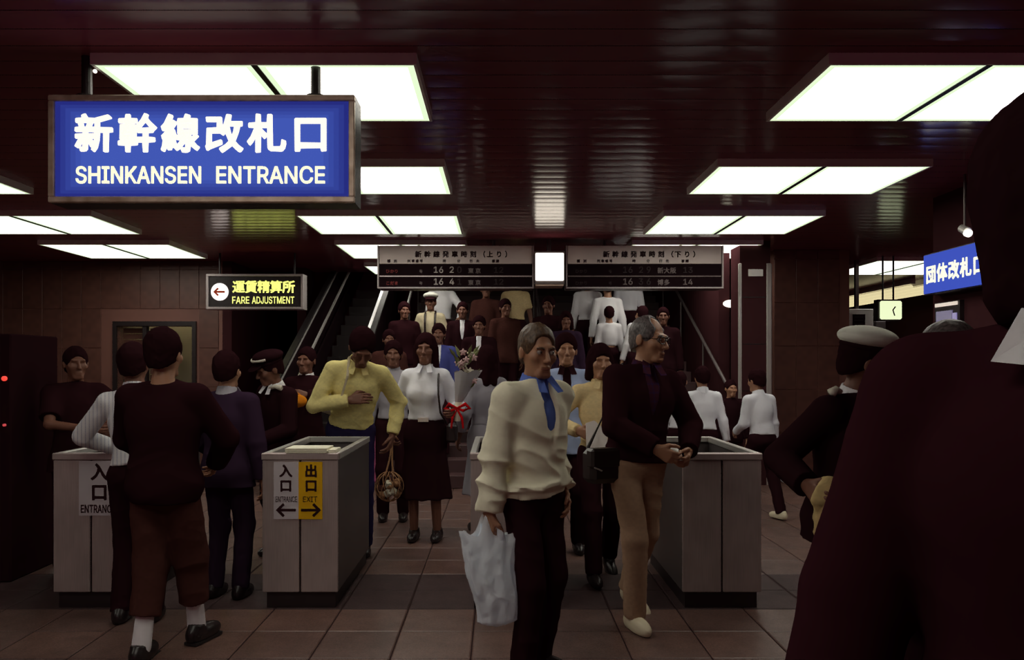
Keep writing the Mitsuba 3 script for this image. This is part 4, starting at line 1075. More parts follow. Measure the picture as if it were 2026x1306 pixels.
    if topkind == 'blouson':               # gathered waistband
        f.ell(U((0, .004, hm + .045)), np.array([.160 * w + q_, .122 * w + q_, .03]) * s, RL, k=.012)
    part(key, 'jacket' if topkind in ('jacket', 'coat', 'blouson') else 'shirt', put_world(f.mesh(hh * 1.25, disp=folds(fold * s, rng_seed, z=(hm + .10) * s) if fold else None)), top, smooth=True)
    if inner:
        f = Field()
        torso(f, .010, 1.0, False)
        part(key, 'inner_shirt', put_world(f.mesh(hh * 1.3)), inner, smooth=True)
    cmat = collar or inner or (top if topkind in ('shirt', 'blouse') else None)
    if cmat and Y < 9:
        f = Field()
        f.cap(U((0, .020, 1.430)), U((0, .004, 1.512)), .082 * s, .067 * s, k=.01, clip=1)
        f.cap(U((0, .020, 1.38)), U((0, .000, 1.56)), .066 * s, .056 * s, k=.004, op='s')
        f.ell(U((0, -.105, 1.50)), np.array([.020, .07, .06]) * s, RL, k=.004, op='s')
        f.cut(U((0, 0, 1.430)), RL @ np.array([0, 0, -1.0]))
        part(key, 'collar', put_world(f.mesh(min(hh, .0065))), cmat, smooth=True)
        if Y < 7.5:
            for sg in (1, -1):             # collar points
                pts = np.array([U((sg * .012, -.064, 1.492)), U((sg * .052, -.052, 1.512)), U((sg * .078, -.098 - q_ * .5, 1.437)), U((sg * .034, -.108 - q_ * .5, 1.432))])
                o = (RL @ np.array([0, -.004, 0])) * s
                part(key, 'collar_wing', put_world((np.vstack([pts, pts + o]), np.array([[0, 2, 1], [0, 3, 2], [4, 5, 6], [4, 6, 7], [0, 1, 5], [0, 5, 4], [1, 2, 6], [1, 6, 5], [2, 3, 7], [2, 7, 6], [3, 0, 4], [3, 4, 7]]))), collar or cmat)
    if bottomkind == 'skirt':
        f = Field()
        f.frus(.36 * s, 1.04 * s, (0, 0), np.array([.235, .190]) * s, (0, 0), np.array([.140, .110]) * s)
        f.ell(L((0, .01, .88)), np.array([.188, .140, .19]) * s, k=.05)
        f.cut(L((0, 0, 1.045)), (0, 0, 1))
        part(key, 'skirt', put_world(f.mesh(hh * 1.3, disp=lambda P: .006 * np.sin(np.arctan2(P[:, 1], P[:, 0]) * 9) * np.clip(1.0 - P[:, 2], 0, .6))), bottom, smooth=True)
    else:
        f = Field()
        bq = .016 if bottomkind == 'trousers' else .034
        f.ell(L((0, .004, .94)), np.array([.142 * w + .012, .106 * w + .010, .13]) * s, k=.03)
        f.cut(L((0, 0, 1.045)), (0, 0, 1))
        for g in 'LR':
            f.cap(hip[g], kn[g], (.079 + bq * .6) * s, (.054 + bq) * s, k=.05)
            f.cap(kn[g], an[g] + (kn[g] - an[g]) * ankle, (.054 + bq) * s, (.044 + bq) * s, k=.03, clip=1)
        part(key, 'trousers', put_world(f.mesh(hh * 1.25, disp=folds(min(fold * .9, .007) * s, rng_seed + 3))), bottom, smooth=True)
    for g in 'LR':
        ft = feet[g]
        tz = math.radians(ft[3]) if len(ft) > 3 else 0
        pitch = math.radians(ft[4]) if len(ft) > 4 else 0
        R = rotz(tz) @ rotx(pitch)
        A = an[g] - L((0, 0, .085))
        sp = lambda p: A + (R @ (np.array(p) - [0, .05, 0]) + [0, .05, 0]) * s
        f = Field()
        f.ell(sp((0, -.055, .030)), np.array([.047, .130, .052]) * s, R, k=.02)
        f.ell(sp((0, .035, .045)), np.array([.040, .055, .055]) * s, R, k=.03)
        f.cap(sp((0, .02, .05)), sp((0, .015, .095)), .042 * s, .044 * s, k=.02, clip=1)
        f.cut(sp((0, 0, .002)), R @ np.array([0, 0, -1.0]))
        k_ = part(key, 'shoe', put_world(f.mesh(max(hh, .007))), shoes, smooth=True)
        if socks:
            f = Field()
            f.cap(an[g] + (kn[g] - an[g]) * .34, an[g] + (an[g] - kn[g]) * .02, .047 * s, .050 * s)
            part(key, 'sock', put_world(f.mesh(max(hh, .008))), socks, smooth=True)
            part(k_, 'sole', put_world((lambda v: (v.vertices, v.faces))(trimesh.convex.convex_hull(np.array([sp((x, y, z)) for x in (-.04, .04) for y in (-.16, .07) for z in (-.012, .004)])))), 'rubber')

    # --- hair
    if hairstyle:
        f = Field()
        v = {'short': .009, 'full': .014, 'long': .014, 'bald': .006, 'receding': .008, 'bob': .016, 'crop': .005}[hairstyle]
        f.ell(Hd((0, .020, .033)), np.array([.075 + v, .095 + v, .094 + v]) * hs, RH)
        f.ell(Hd((0, .036, -.028)), np.array([.066 + v * .3, .076 + v * .3, .075]) * hs, RH, k=.02)
        if hairstyle in ('long', 'bob'):
            dn = -.20 if hairstyle == 'long' else -.10
            for sg in (1, -1):
                f.cap(Hd((sg * .060, .02, 0)), Hd((sg * .078, .025, dn)), .042 * hs, .034 * hs, k=.03)
                f.cap(Hd((sg * .03, .07, 0)), Hd((sg * .035, .075, dn - .01)), .045 * hs, .036 * hs, k=.03)
            f.ell(Hd((0, -.100, -.055)), np.array([.056, .075, .115]) * hs, RH, k=.012, op='s')
        else:
            f.ell(Hd((0, -.112, -.036)), np.array([.080, .090, {'receding': .138, 'bald': .130}.get(hairstyle, .104)]) * hs, RH, k=.012, op='s')
            f.cut(Hd((0, .09, -.075)), RH @ np.array([0, -.55, -1.0]))
            for sg in (1, -1):
                f.ell(Hd((sg * .088, -.012, -.045)), np.array([.03, .040, .048]) * hs, RH, k=.01, op='s')
        if hairstyle == 'bald':            # receding front and thin top
            f.ell(Hd((0, -.075, .105)), np.array([.052, .078, .050]) * hs, RH, k=.02, op='s')
        part(key, 'hair', put_world(f.mesh(min(hh, .008) if Y < 9 else hh, disp=folds(.004 * hs, rng_seed + 9, 30, 16))), hair, smooth=True)
    if eyes:
        for sg in (1, -1):
            e = trimesh.creation.icosphere(2, .0118 * hs)
            e.apply_translation(Hd((sg * .031, -.0815, .004)))
            k_ = part(key, 'eye', put_world((e.vertices, e.faces)), 'eye_white', smooth=True)
            e = trimesh.creation.icosphere(2, .0064 * hs)
            e.apply_translation(Hd((sg * .031 + eyes * .003, -.0880, .004)))
            part(k_, 'iris', put_world((e.vertices, e.faces)), 'eye_dark', smooth=True)
            pts = [Hd((sg * x, y, z)) for x, y, z in ((.016, -.0955, .020), (.030, -.0950, .0265), (.046, -.083, .022))]
            t_ = tube(pts, .0050 * hs, 6)
            part(key, 'eyebrow', put_world((t_.vertices, t_.faces)), hair, smooth=True)
        pts = [Hd((x, y, -.0728)) for x, y in ((-.022, -.0925), (-.010, -.0975), (0, -.0985), (.010, -.0975), (.022, -.0925))]
        t_ = tube(pts, np.array([.0016, .0030, .0032, .0030, .0016]) * hs, 6)
        part(key, 'lips', put_world((t_.vertices, t_.faces)), 'lip', smooth=True)
    if cap:                                # peaked cap: white top, dark band and visor
        f = Field()
        f.ell(Hd((0, .02, .105)), np.array([.115, .125, .050]) * hs, RH @ rotx(-.10))
        k_ = part(key, 'cap_top', put_world(f.mesh(min(hh, .008))), cap, smooth=True)
        f = Field()
        f.cap(Hd((0, .02, .055)), Hd((0, .02, .09)), .0, k=.001) if False else f.ell(Hd((0, .015, .062)), np.array([.092, .113, .038]) * hs, RH)
        f.ell(Hd((0, -.110, .050)), np.array([.078, .060, .008]) * hs, RH @ rotx(.25), k=.006)
        part(key, 'cap_band', put_world(f.mesh(min(hh, .006))), 'uniform', smooth=True)
    if belt:
        f = Field()
        f.ell(U((0, .004, 1.035)), np.array([.130 * w + .004, .10 * w + .004, .022]) * s * [1.06, 1.06, 1], RL)
        part(key, 'belt', put_world(f.mesh(hh)), 'leather')
        b_ = trimesh.creation.box([.09 * s, .012 * s, .035 * s]); b_.apply_transform(np.block([[RL, (U((.0, -.118 * w - .004, 1.035)))[:, None]], [np.zeros((1, 3)), np.ones((1, 1))]]))
        part(key, 'belt_buckle', put_world((b_.vertices, b_.faces)), belt)
    if glasses:
        ms = []
        for sg in (1, -1):
            a = np.linspace(0, 2 * np.pi, 25)
            ms.append(tube([Hd((sg * .033 + .024 * math.cos(q), -.108 + .010 * abs(math.cos(q)) * (1 if math.cos(q) * sg > 0 else 0), .002 + .019 * math.sin(q))) for q in a], .0026 * s, 6))
            ms.append(tube([Hd((sg * .056, -.098, .006)), Hd((sg * .078, -.05, .006)), Hd((sg * .082, .01, .002))], .0022 * s, 6))
        ms.append(tube([Hd((-.010, -.112, .006)), Hd((0, -.116, .008)), Hd((.010, -.112, .006))], .0022 * s, 6))
        m_ = cat(ms)
        part(key, 'glasses', put_world((m_.vertices, m_.faces)), 'eye_dark')
    info = dict(key=key, s=s, M=M, org=org, U=lambda p: M @ U(p) + org, L=lambda p: M @ L(p) + org, Hd=lambda p: M @ Hd(p) + org,
                wr={g: M @ wr[g] + org for g in 'LR'}, el={g: M @ el[g] + org for g in 'LR'}, sh={g: M @ sh[g] + org for g in 'LR'},
                grip={g: M @ (wr[g] + unit(wr[g] - el[g]) * .095 * s) + org for g in 'LR'}, RL=RL, w=w, world=put_world, Uq=U)
    return info

# ---------------------------------------------------------------- skin, hair and cloth
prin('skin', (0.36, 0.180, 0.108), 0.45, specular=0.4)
prin('skin_dim', (0.17, 0.073, 0.048), 0.5, specular=0.3)  # darker copy of the skin, shade on crowd faces put into the colour
matte('lip', (0.24, 0.085, 0.065))
prin('eye_white', (0.26, 0.22, 0.20), 0.3)
prin('eye_dark', (0.012, 0.010, 0.010), 0.2)
matte('hair_black', (0.020, 0.0065, 0.0085))
prin('hair_brown', proc(lambda p, n, uv: mix([0.045, 0.022, 0.014], [0.120, 0.068, 0.036], noise(p.x * 170, p.y * 170, p.z * 70))), 0.5)
prin('hair_grey', proc(lambda p, n, uv: mix([0.03, 0.024, 0.024], [0.16, 0.13, 0.13], noise(p.x * 170, p.y * 170, p.z * 70))), 0.45)


def weave(c, amount=0.12):
    return proc(lambda p, n, uv: mi.Color3f(*c) * (1 - amount + 2 * amount * fbm(p.x * 60, p.y * 60, p.z * 60, 2)))


matte('beige_cloth', weave((0.80, 0.76, 0.59), .04))
matte('shirt_blue', (0.11, 0.17, 0.50))
matte('shirt_white', (0.80, 0.79, 0.82))
matte('shirt_pale', (0.76, 0.76, 0.82))
matte('shirt_cream', weave((0.72, 0.56, 0.30)))
matte('shirt_yellow', weave((0.76, 0.66, 0.28)))
matte('shirt_grey', (0.36, 0.34, 0.38))
matte('vest_beige', weave((0.58, 0.50, 0.34)))
matte('jacket_pale_blue', (0.40, 0.48, 0.72))
matte('jacket_blue', (0.07, 0.08, 0.28))
matte('suit_navy', (0.034, 0.018, 0.036))
matte('uniform', (0.022, 0.0075, 0.01))
matte('cloth_black', (0.024, 0.0075, 0.01))
matte('trousers_dark', (0.026, 0.0085, 0.0115))
matte('trousers_navy', (0.030, 0.022, 0.075))
matte('trousers_brown', weave((0.068, 0.026, 0.022)))
matte('tan_slacks', weave((0.40, 0.255, 0.170)))
matte('skirt_black', (0.022, 0.0075, 0.0098))
matte('sock_white', (0.72, 0.69, 0.72))
prin('shoe_black', (0.014, 0.008, 0.009), 0.35)
prin('shoe_cream', (0.66, 0.58, 0.42), 0.5)
prin('leather', (0.018, 0.010, 0.010), 0.4)
matte('buckle', (0.75, 0.66, 0.62))
matte('cap_white', (0.74, 0.74, 0.66))
matte('braid', (0.72, 0.68, 0.58))
scene['plastic_bag'] = {'type': 'principledthin', 'base_color': {'type': 'rgb', 'value': [0.88, 0.93, 0.99]}, 'roughness': 0.45, 'diff_trans': 0.7, 'spec_trans': 0.0, 'eta': 1.4}
matte('canvas_cream', weave((0.62, 0.56, 0.46)))
matte('canvas_orange', (0.62, 0.20, 0.015))
matte('khaki', weave((0.52, 0.38, 0.18)))
matte('red_ribbon', (0.60, 0.012, 0.016))
matte('coat_black', (0.032, 0.0085, 0.0125))
matte('leaf', (0.16, 0.17, 0.08))
matte('petal', (0.62, 0.42, 0.42))
matte('petal_pale', (0.60, 0.56, 0.44))
matte('cellophane', (0.40, 0.38, 0.40))
matte('straw', weave((0.40, 0.22, 0.12)))
matte('map_paper', (0.66, 0.60, 0.57))


def plaid(p, n, uv):
    a = smoothstep(0.32, 0.40, dr.abs(dr.sin(p.x * 60 + p.y * 30)))
    b = smoothstep(0.32, 0.40, dr.abs(dr.sin(p.z * 62)))
    return mix([0.030, 0.018, 0.070], [0.055, 0.016, 0.026], 0.5 * a + 0.5 * b)


def stripes(p, n, uv):
    return mix([0.40, 0.42, 0.52], [0.74, 0.74, 0.76], smoothstep(0.10, 0.42, dr.abs(dr.sin((p.x * 0.9 + p.y * 0.45) * 150))))


matte('plaid', proc(plaid))
matte('stripe_shirt', proc(stripes))


def man(label, px, D, crown, z0=0.0, adj=0.0, **k):
    return person(label, (px - 988) / FOC * D, D, EYE + (725 - crown) / FOC * D - z0 + adj, z0=z0, **k)


# ---- nearest people
beige = man('man in a beige zip jacket over a blue shirt, holding a white plastic bag', 1053, 3.89, 647, yaw=40, lean=(3, 0), head=(-16, 5), eyes=1,
            hands={'R': (-.280, .01, .800), 'L': (.185, -.02, .93)}, elbow={'R': (-.3, 1, 0), 'L': (.3, 1, 0)}, feet={'L': (.11, .06, 0, 8), 'R': (-.11, -.05, 0, -8)}, topkind='blouson', top='beige_cloth', inner='shirt_blue',
            collar='shirt_blue', hair='hair_brown', hairstyle='receding', fold=.020, curl=(.5, 1.15), build=1.06, hem=.93)
tan = man('man in tan slacks and a dark jacket, with glasses, walking past the right ticket gate', 1259, 4.72, 630, yaw=22, lean=(2, 5), head=(26, 2), eyes=1, glasses=True, skin='skin',
          hands={'R': (-.05, -.27, 1.03), 'L': (.20, -.22, 1.00)}, elbow={'R': (-.9, .5, -.2), 'L': (.9, .6, -.2)}, feet={'R': (-.06, -.08, 0, -5), 'L': (.12, .28, .05, 10, 25)}, topkind='jacket', top='cloth_black', inner='plaid',
          collar='plaid', hem=.94, bottom='tan_slacks', shoes='shoe_cream', hair='hair_grey', hairstyle='bald', build=1.14, fold=.007, curl=(.8, .8))
back = man('dark-haired man seen from behind in a black jacket, brown trousers and white socks', 325, 4.17, 657, yaw=176, hands={'L': (.16, -.30, 1.02), 'R': (-.16, -.30, 1.02)}, elbow={'L': (1, .3, -.1), 'R': (-1, .3, -.1)},
           feet={'L': (.085, .08, .0, 4), 'R': (-.075, -.23, .0, -14)}, topkind='jacket', top='cloth_black', hem=.84, bottom='trousers_brown', bottomkind='baggy', socks='sock_white', hairstyle='full', build=1.22, ankle=.36, fold=.008)
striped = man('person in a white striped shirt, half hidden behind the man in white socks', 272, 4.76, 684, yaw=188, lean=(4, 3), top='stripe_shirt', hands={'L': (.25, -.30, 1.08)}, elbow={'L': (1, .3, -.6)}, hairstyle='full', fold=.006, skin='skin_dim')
suit = man('man in a dark navy suit seen from behind, between the two left ticket gates', 450, 5.25, 700, yaw=172, topkind='jacket', top='suit_navy', bottom='suit_navy', collar='shirt_grey', hairstyle='full', build=1.06, hands={'L': (.2, -.26, 1.0)}, fold=.006)
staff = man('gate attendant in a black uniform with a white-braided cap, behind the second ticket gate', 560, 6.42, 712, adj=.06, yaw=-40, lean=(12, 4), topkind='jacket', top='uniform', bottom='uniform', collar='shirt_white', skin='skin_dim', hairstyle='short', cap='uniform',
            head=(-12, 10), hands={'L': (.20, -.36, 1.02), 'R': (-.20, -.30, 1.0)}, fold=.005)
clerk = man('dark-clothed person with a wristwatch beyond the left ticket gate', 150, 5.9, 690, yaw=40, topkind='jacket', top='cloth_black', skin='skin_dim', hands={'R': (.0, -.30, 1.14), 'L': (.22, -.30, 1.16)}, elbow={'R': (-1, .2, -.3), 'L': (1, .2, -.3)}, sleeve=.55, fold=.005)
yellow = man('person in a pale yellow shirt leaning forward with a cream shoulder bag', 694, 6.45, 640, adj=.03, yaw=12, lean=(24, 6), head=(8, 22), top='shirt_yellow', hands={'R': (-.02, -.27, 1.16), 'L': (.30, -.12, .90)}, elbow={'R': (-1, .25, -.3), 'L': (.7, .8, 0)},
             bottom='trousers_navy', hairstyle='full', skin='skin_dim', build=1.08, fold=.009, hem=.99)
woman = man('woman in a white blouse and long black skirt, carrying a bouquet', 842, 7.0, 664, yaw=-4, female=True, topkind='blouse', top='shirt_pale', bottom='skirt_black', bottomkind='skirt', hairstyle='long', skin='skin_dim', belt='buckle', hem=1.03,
            hands={'R': (-.27, -.02, .93), 'L': (.27, -.19, 1.11)}, elbow={'R': (-.4, 1, 0), 'L': (.3, 1, -.5)}, sleeve=.62, fold=.006, curl=(.9, .9))
ladyback = man('woman with long dark hair in a grey blouse seen from behind', 962, 7.35, 688, yaw=205, female=True, top='shirt_grey', topkind='blouse', hairstyle='long', hands={'L': (.24, -.1, .9)}, sleeve=.7, skin='skin_dim', fold=.006, bottom='shirt_grey', bottomkind='skirt')
pale = man('man in a light blue jacket behind the man in beige', 1120, 6.55, 664, yaw=0, topkind='jacket', top='jacket_pale_blue', inner='uniform', collar='uniform', hairstyle='full', fold=.006)
cream = man('person in a cream shirt and dark trousers holding a sheet of paper', 1188, 5.75, 686, yaw=6, top='shirt_cream', hands={'R': (-.22, -.20, 1.13), 'L': (.24, -.1, .9)}, elbow={'R': (-1, .5, -.4), 'L': (.7, .8, 0)}, feet={'R': (-.10, -.22, 0), 'L': (.12, .22, .03, 0, 20)}, hairstyle='bob', hem=.94,
            curl=(.5, 1.2), fold=.010, collar='shirt_cream')
officer = man('officer in a black uniform and white topped peaked cap right of the gates', 1668, 3.5, 652, adj=-.02, yaw=30, head=(55, 8), lean=(8, 0), topkind='jacket', top='uniform', bottom='uniform', collar='shirt_white', cap='cap_white', skin='skin_dim', hairstyle='short', build=1.1,
              hands={'R': (-.40, -.12, 1.10), 'L': (.2, -.35, 1.1)}, elbow={'R': (0, 1, -.2), 'L': (.7, .8, -.2)}, fold=.006)
mid = man('dark-haired person at the right, only the grey-lit top of the head showing', 1878, 2.4, 650, yaw=150, topkind='jacket', top='cloth_black', hair='hair_grey', hairstyle='full', fold=.006)  # dark hair in the grey material, light on the crown painted in
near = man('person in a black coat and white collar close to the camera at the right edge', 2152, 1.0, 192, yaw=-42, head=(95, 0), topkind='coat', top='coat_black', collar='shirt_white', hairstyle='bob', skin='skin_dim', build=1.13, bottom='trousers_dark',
           hands={'L': (.30, -.10, .85), 'R': (-.30, -.10, .84)}, elbow={'R': (-.7, .8, -.1), 'L': (1, .8, 0)}, fold=.006)

# ---- behind the gates
man('man in a grey shirt between the person in yellow and the woman in white', 778, 7.9, 678, yaw=5, top='shirt_grey', skin='skin_dim', hairstyle='full')
orange = man('dark person with an orange bag, left of the person in yellow', 606, 7.6, 690, yaw=-10, hands={'L': (.13, -.28, 1.30)}, elbow={'L': (1, .2, -.4)}, topkind='jacket', top='cloth_black', collar='shirt_white', skin='skin_dim')
BOYS = 'schoolboys in white shirts by the right gate'
man('boy in a white shirt, leftmost beside the man with glasses', 1346, 9.0, 738, yaw=165, top='shirt_pale', hairstyle='short', build=.95, group=BOYS, hands={'R': (-.1, -.3, .95)})
man('boy in a white shirt seen from behind, right behind the right ticket gate', 1392, 8.3, 728, yaw=180, top='shirt_pale', hairstyle='full', build=1.0, group=BOYS, lean=(6, 0), hands={'R': (-.3, .0, .78), 'L': (.15, -.3, .95)}, fold=.006)
boy = man('boy in a white shirt turned to the left, in front of the pillar', 1508, 8.0, 733, yaw=205, top='shirt_pale', hairstyle='full', build=1.05, group=BOYS, lean=(8, 0), hands={'L': (.13, -.30, 1.0), 'R': (-.26, -.05, .72)}, feet={'R': (-.1, .2, 0), 'L': (.1, -.2, .04)}, fold=.008, shoes='shoe_cream', hem=.98)
man('dark figure in the gap between the two white-shirted boys', 1446, 9.5, 754, yaw=10, topkind='jacket', top='uniform', skin='skin')

# ---- crowd on the stairs: depth from where the shoulders are seen on the slope


def climber(label, px, shoulder, H, yaw=0, **k):
    D = (RISE / RUN * S0 + EYE - .82 * H + 0.0 + 725 / FOC * 0 - 0.5 * RISE) / (RISE / RUN - (725 - shoulder) / FOC)
    z0 = stair_z(D)
    D = S0 + (math.floor((D - S0) / RUN) + .45) * RUN
    return person(label, (px - 988) / FOC * D, D, H, yaw=yaw, z0=z0, feet={'L': (.08, -.05, 0), 'R': (-.08, .05, 0)}, **k)


C1 = 'people coming down the stairs'
C2 = 'people going up the stairs'
climber('person in a white shirt with one arm bent high on the stairs', 874, 586, 1.68, yaw=8, top='shirt_white', hands={'L': (.26, -.28, 1.0), 'R': (-.24, -.1, .85)}, elbow={'L': (1, .5, -.2)}, hairstyle='full', group=C1, fold=.008)
vest = climber('person in a beige shirt and a white cap coming down the stairs', 852, 626, 1.60, yaw=0, top='vest_beige', hands={'L': (.34, -.02, .84), 'R': (-.34, -.02, .84)}, cap='cap_white', skin='skin_dim', hairstyle='short', group=C1, fold=.006)
climber('person in a short white shirt on the stairs above the man in beige', 1020, 588, 1.66, yaw=-5, top='shirt_cream', sleeve=.5, hands={'L': (.28, -.05, .84), 'R': (-.3, .0, .84)}, hairstyle='full', skin='skin_dim', group=C1)
climber('adult in a white shirt seen from behind on the right of the stairs', 1202, 594, 1.70, yaw=183, top='shirt_white', hairstyle='full', group=C2, hands={'R': (-.27, .05, .80), 'L': (.26, .0, .80)}, fold=.007)
climber('child in a white shirt seen from behind below the adult in white', 1205, 650, 1.42, yaw=180, top='shirt_white', sleeve=.6, hairstyle='full', group=C2, hem=1.06, fold=.006)
climber('person in a white shirt with a dark shoulder strap going up the stairs', 1163, 580, 1.66, yaw=172, top='shirt_white', hairstyle='full', group=C2)
climber('person in a white shirt on the stairs just left of the head with glasses', 1262, 640, 1.58, yaw=200, lean=(8, -10), top='shirt_white', hairstyle='full', group=C2, hands={'L': (.26, -.1, .78)})
climber('person in white at the very top right of the stairs under the board', 1243, 566, 1.66, yaw=175, top='shirt_pale', hairstyle='full', group=C2)
climber('dark-clothed person with a white pouch in the middle of the stairs', 915, 640, 1.62, yaw=0, topkind='jacket', top='uniform', inner='shirt_white', skin='skin_dim', group=C1)
climber('dark-haired man in a blue jacket behind the woman in the white blouse', 868, 702, 1.74, yaw=0, topkind='jacket', top='jacket_blue', inner='shirt_white', hairstyle='full', skin='skin_dim', group=C1)
for lab, px, sh_, h, tp, st in (('dark-clothed person left of the beige head on the stairs', 948, 668, 1.70, 'uniform', 'full'), ('dark-clothed person in a brown jacket above the beige man on the stairs', 1000, 642, 1.66, 'trousers_brown', 'full'),
                                ('dark-clothed climber below the square lamp', 1085, 622, 1.70, 'cloth_black', 'full'), ('dark navy climber right of the square lamp', 1120, 662, 1.62, 'suit_navy', 'bob'),
                                ('dark-clothed person high on the stairs under the left board', 962, 592, 1.66, 'trousers_brown', 'short'), ('dark-clothed person at the left rail of the stairs', 800, 640, 1.62, 'cloth_black', 'full'),
                                ('dark-clothed climber behind the head with glasses', 1312, 655, 1.68, 'uniform', 'short'), ('brown-clothed person low on the stairs beside the rail', 770, 690, 1.66, 'trousers_brown', 'full')):
    climber(lab, px, sh_, h, yaw=float(rng.uniform(-20, 20)), topkind='jacket', top=tp, inner='shirt_white' if px in (948, 940) else None, hairstyle=st, skin='skin_dim', group=C1)

# ---------------------------------------------------------------- what they carry
G = beige['grip']['R']
t = thing('plastic_bag', 'white plastic carrier bag hanging from the hand of the man in beige', 'bag')


def plastic_bag(top, h):
    nu, nv = 96, 60
    u = np.linspace(0, 2 * np.pi, nu, endpoint=False)
    v = np.linspace(0, 1, nv)
    A, Vv = np.meshgrid(u, v, indexing='ij')
    w = np.interp(Vv, [0, .06, .30, .70, .93, 1.0], [.002, .095, .110, .122, .140, .150])
    dpt = np.interp(Vv, [0, .06, .35, .75, 1.0], [.002, .055, .072, .050, .026])
    pleat = 1 + .10 * np.sin(5 * A + 3 * Vv) * Vv + .05 * np.sin(11 * A - 4 * Vv)
    x, y = w * np.cos(A) * pleat, dpt * np.sin(A) * pleat
    n = meshkit.fbm(np.stack([x * 16, y * 16, Vv * 5], -1), 3, 4) - .5
    y = y + .03 * n
    x = x + .02 * n + .035 * (1 - Vv) + .012 * np.sin(7 * Vv)
    peaks = np.maximum.reduce([np.exp(-((np.cos(A) - c) / wd) ** 2) * hh for c, wd, hh in ((-.95, .22, .03), (-.25, .16, .10), (.95, .14, .085))])
    z = (Vv - 1) * h + peaks * np.clip((Vv - .78) / .22, 0, 1) ** 1.5
    P = np.stack([x, y, z], -1)
    c, s = math.cos(.35), math.sin(.35)
    P = P @ np.array([[c, s, 0], [-s, c, 0], [0, 0, 1]]) + top
    idx = np.arange(nu * nv).reshape(nu, nv)
    f = []
    for i in range(nu):
        k = (i + 1) % nu
        a, b, d, e = idx[i, :-1], idx[k, :-1], idx[k, 1:], idx[i, 1:]
        f += [np.stack([a, b, d], 1), np.stack([a, d, e], 1)]
    return trimesh.Trimesh(P.reshape(-1, 3), np.vstack(f), process=False)


top = np.array([G[0] + .012, G[1] - .005, 0.735])
part(t, 'sack', plastic_bag(top, .43), 'plastic_bag', smooth=True)
for dx in (-.035, .04):
    part(t, 'handle', tube([top + [dx * 1.3, .0, -.02], top + [dx, 0, .05], G + [dx * .25, 0, .0], G + [0, .008, .012]], np.array([.022, .014, .010, .009]), 8), 'plastic_bag', smooth=True)

t = thing('shoulder_bag', 'black camera bag at the hip of the man in tan slacks', 'bag')
c = np.array([.62, 4.64, .955])
b_ = bev(-.13, .13, -.07, .07, -.11, .09, .03); b_.apply_transform(trimesh.transformations.rotation_matrix(.4, [0, 0, 1])); b_.apply_translation(c)
part(t, 'body', b_, 'leather')
b_ = bev(-.135, .135, -.078, .0, -.02, .095, .015); b_.apply_transform(trimesh.transformations.rotation_matrix(.4, [0, 0, 1])); b_.apply_translation(c)
part(t, 'flap', b_, 'leather')
part(t, 'buckle', rod(c + [-.08, -.115, -.01], c + [-.035, -.105, -.03], .005, 6), 'steel_bright')
part(t, 'strap', tube([c + [.08, .05, .08], tan['sh']['R'] + [-.01, -.05, -.12], tan['sh']['R'] + [.04, .0, .075], tan['sh']['R'] + [.03, .10, -.05], c + [-.10, .06, .08]], .011, 6), 'leather')

t = thing('paper', 'pale sheet of paper held by the person in the cream shirt', 'paper')
g = cream['grip']['R']
pts = [(-.03, -.13), (.07, -.15), (.115, -.06), (.12, .02), (.03, .10), (-.03, .08)]
part(t, 'sheet', place(plate(Polygon(pts), .003), g + [.02, -.02, 0], [1, 0, 0], [0, .25, .97], [0, -.97, .25]), 'map_paper')
part(t, 'fold', place(plate(Polygon([(-.02, -.11), (.05, -.13), (.055, .06), (-.02, .07)]), .003), g + [.02, -.026, 0], [1, 0, 0], [.05, .25, .97], [0, -.97, .25]), 'map_paper')

t = thing('shoulder_bag', 'cream cloth bag hanging behind the arm of the person in yellow', 'bag')
c = np.array([(650 - 988) / FOC * 6.5, 6.42, EYE + (725 - 788) / FOC * 6.5])
f = Field()
f.ell(c, (.085, .05, .115)); f.cap(c + [-.04, 0, .08], c + [.05, 0, -.08], .05, .045, k=.04)
v_ = f.mesh(.012, disp=folds(.008, 5, 14, 14))
part(t, 'sack', trimesh.Trimesh(*v_, process=False), 'canvas_cream', smooth=True)
part(t, 'strap', tube([c + [.03, -.03, .10], yellow['U']((-.10, -.17, 1.25)), yellow['U']((-.07, -.13, 1.42)), yellow['U']((-.07, -.01, 1.515)), yellow['U']((-.1, .12, 1.35)), c + [0, .05, .10]], .011, 6), 'vest_beige')

t = thing('orange_bag', 'orange bag held up by the dark person left of the person in yellow', 'bag')
c = orange['grip']['L'] + [.02, -.02, -.07]
f = Field()
f.ell(c, (.075, .045, .055)); f.cap(c, c + [-.05, 0, -.03], .04, k=.03)
part(t, 'sack', trimesh.Trimesh(*f.mesh(.012, disp=folds(.006, 6, 14, 14)), process=False), 'canvas_orange', smooth=True)
part(t, 'strap', tube([c + [-.04, 0, .03], orange['grip']['L'] + [0, 0, .01], c + [.04, 0.0, .03]], .008, 6), 'canvas_orange')

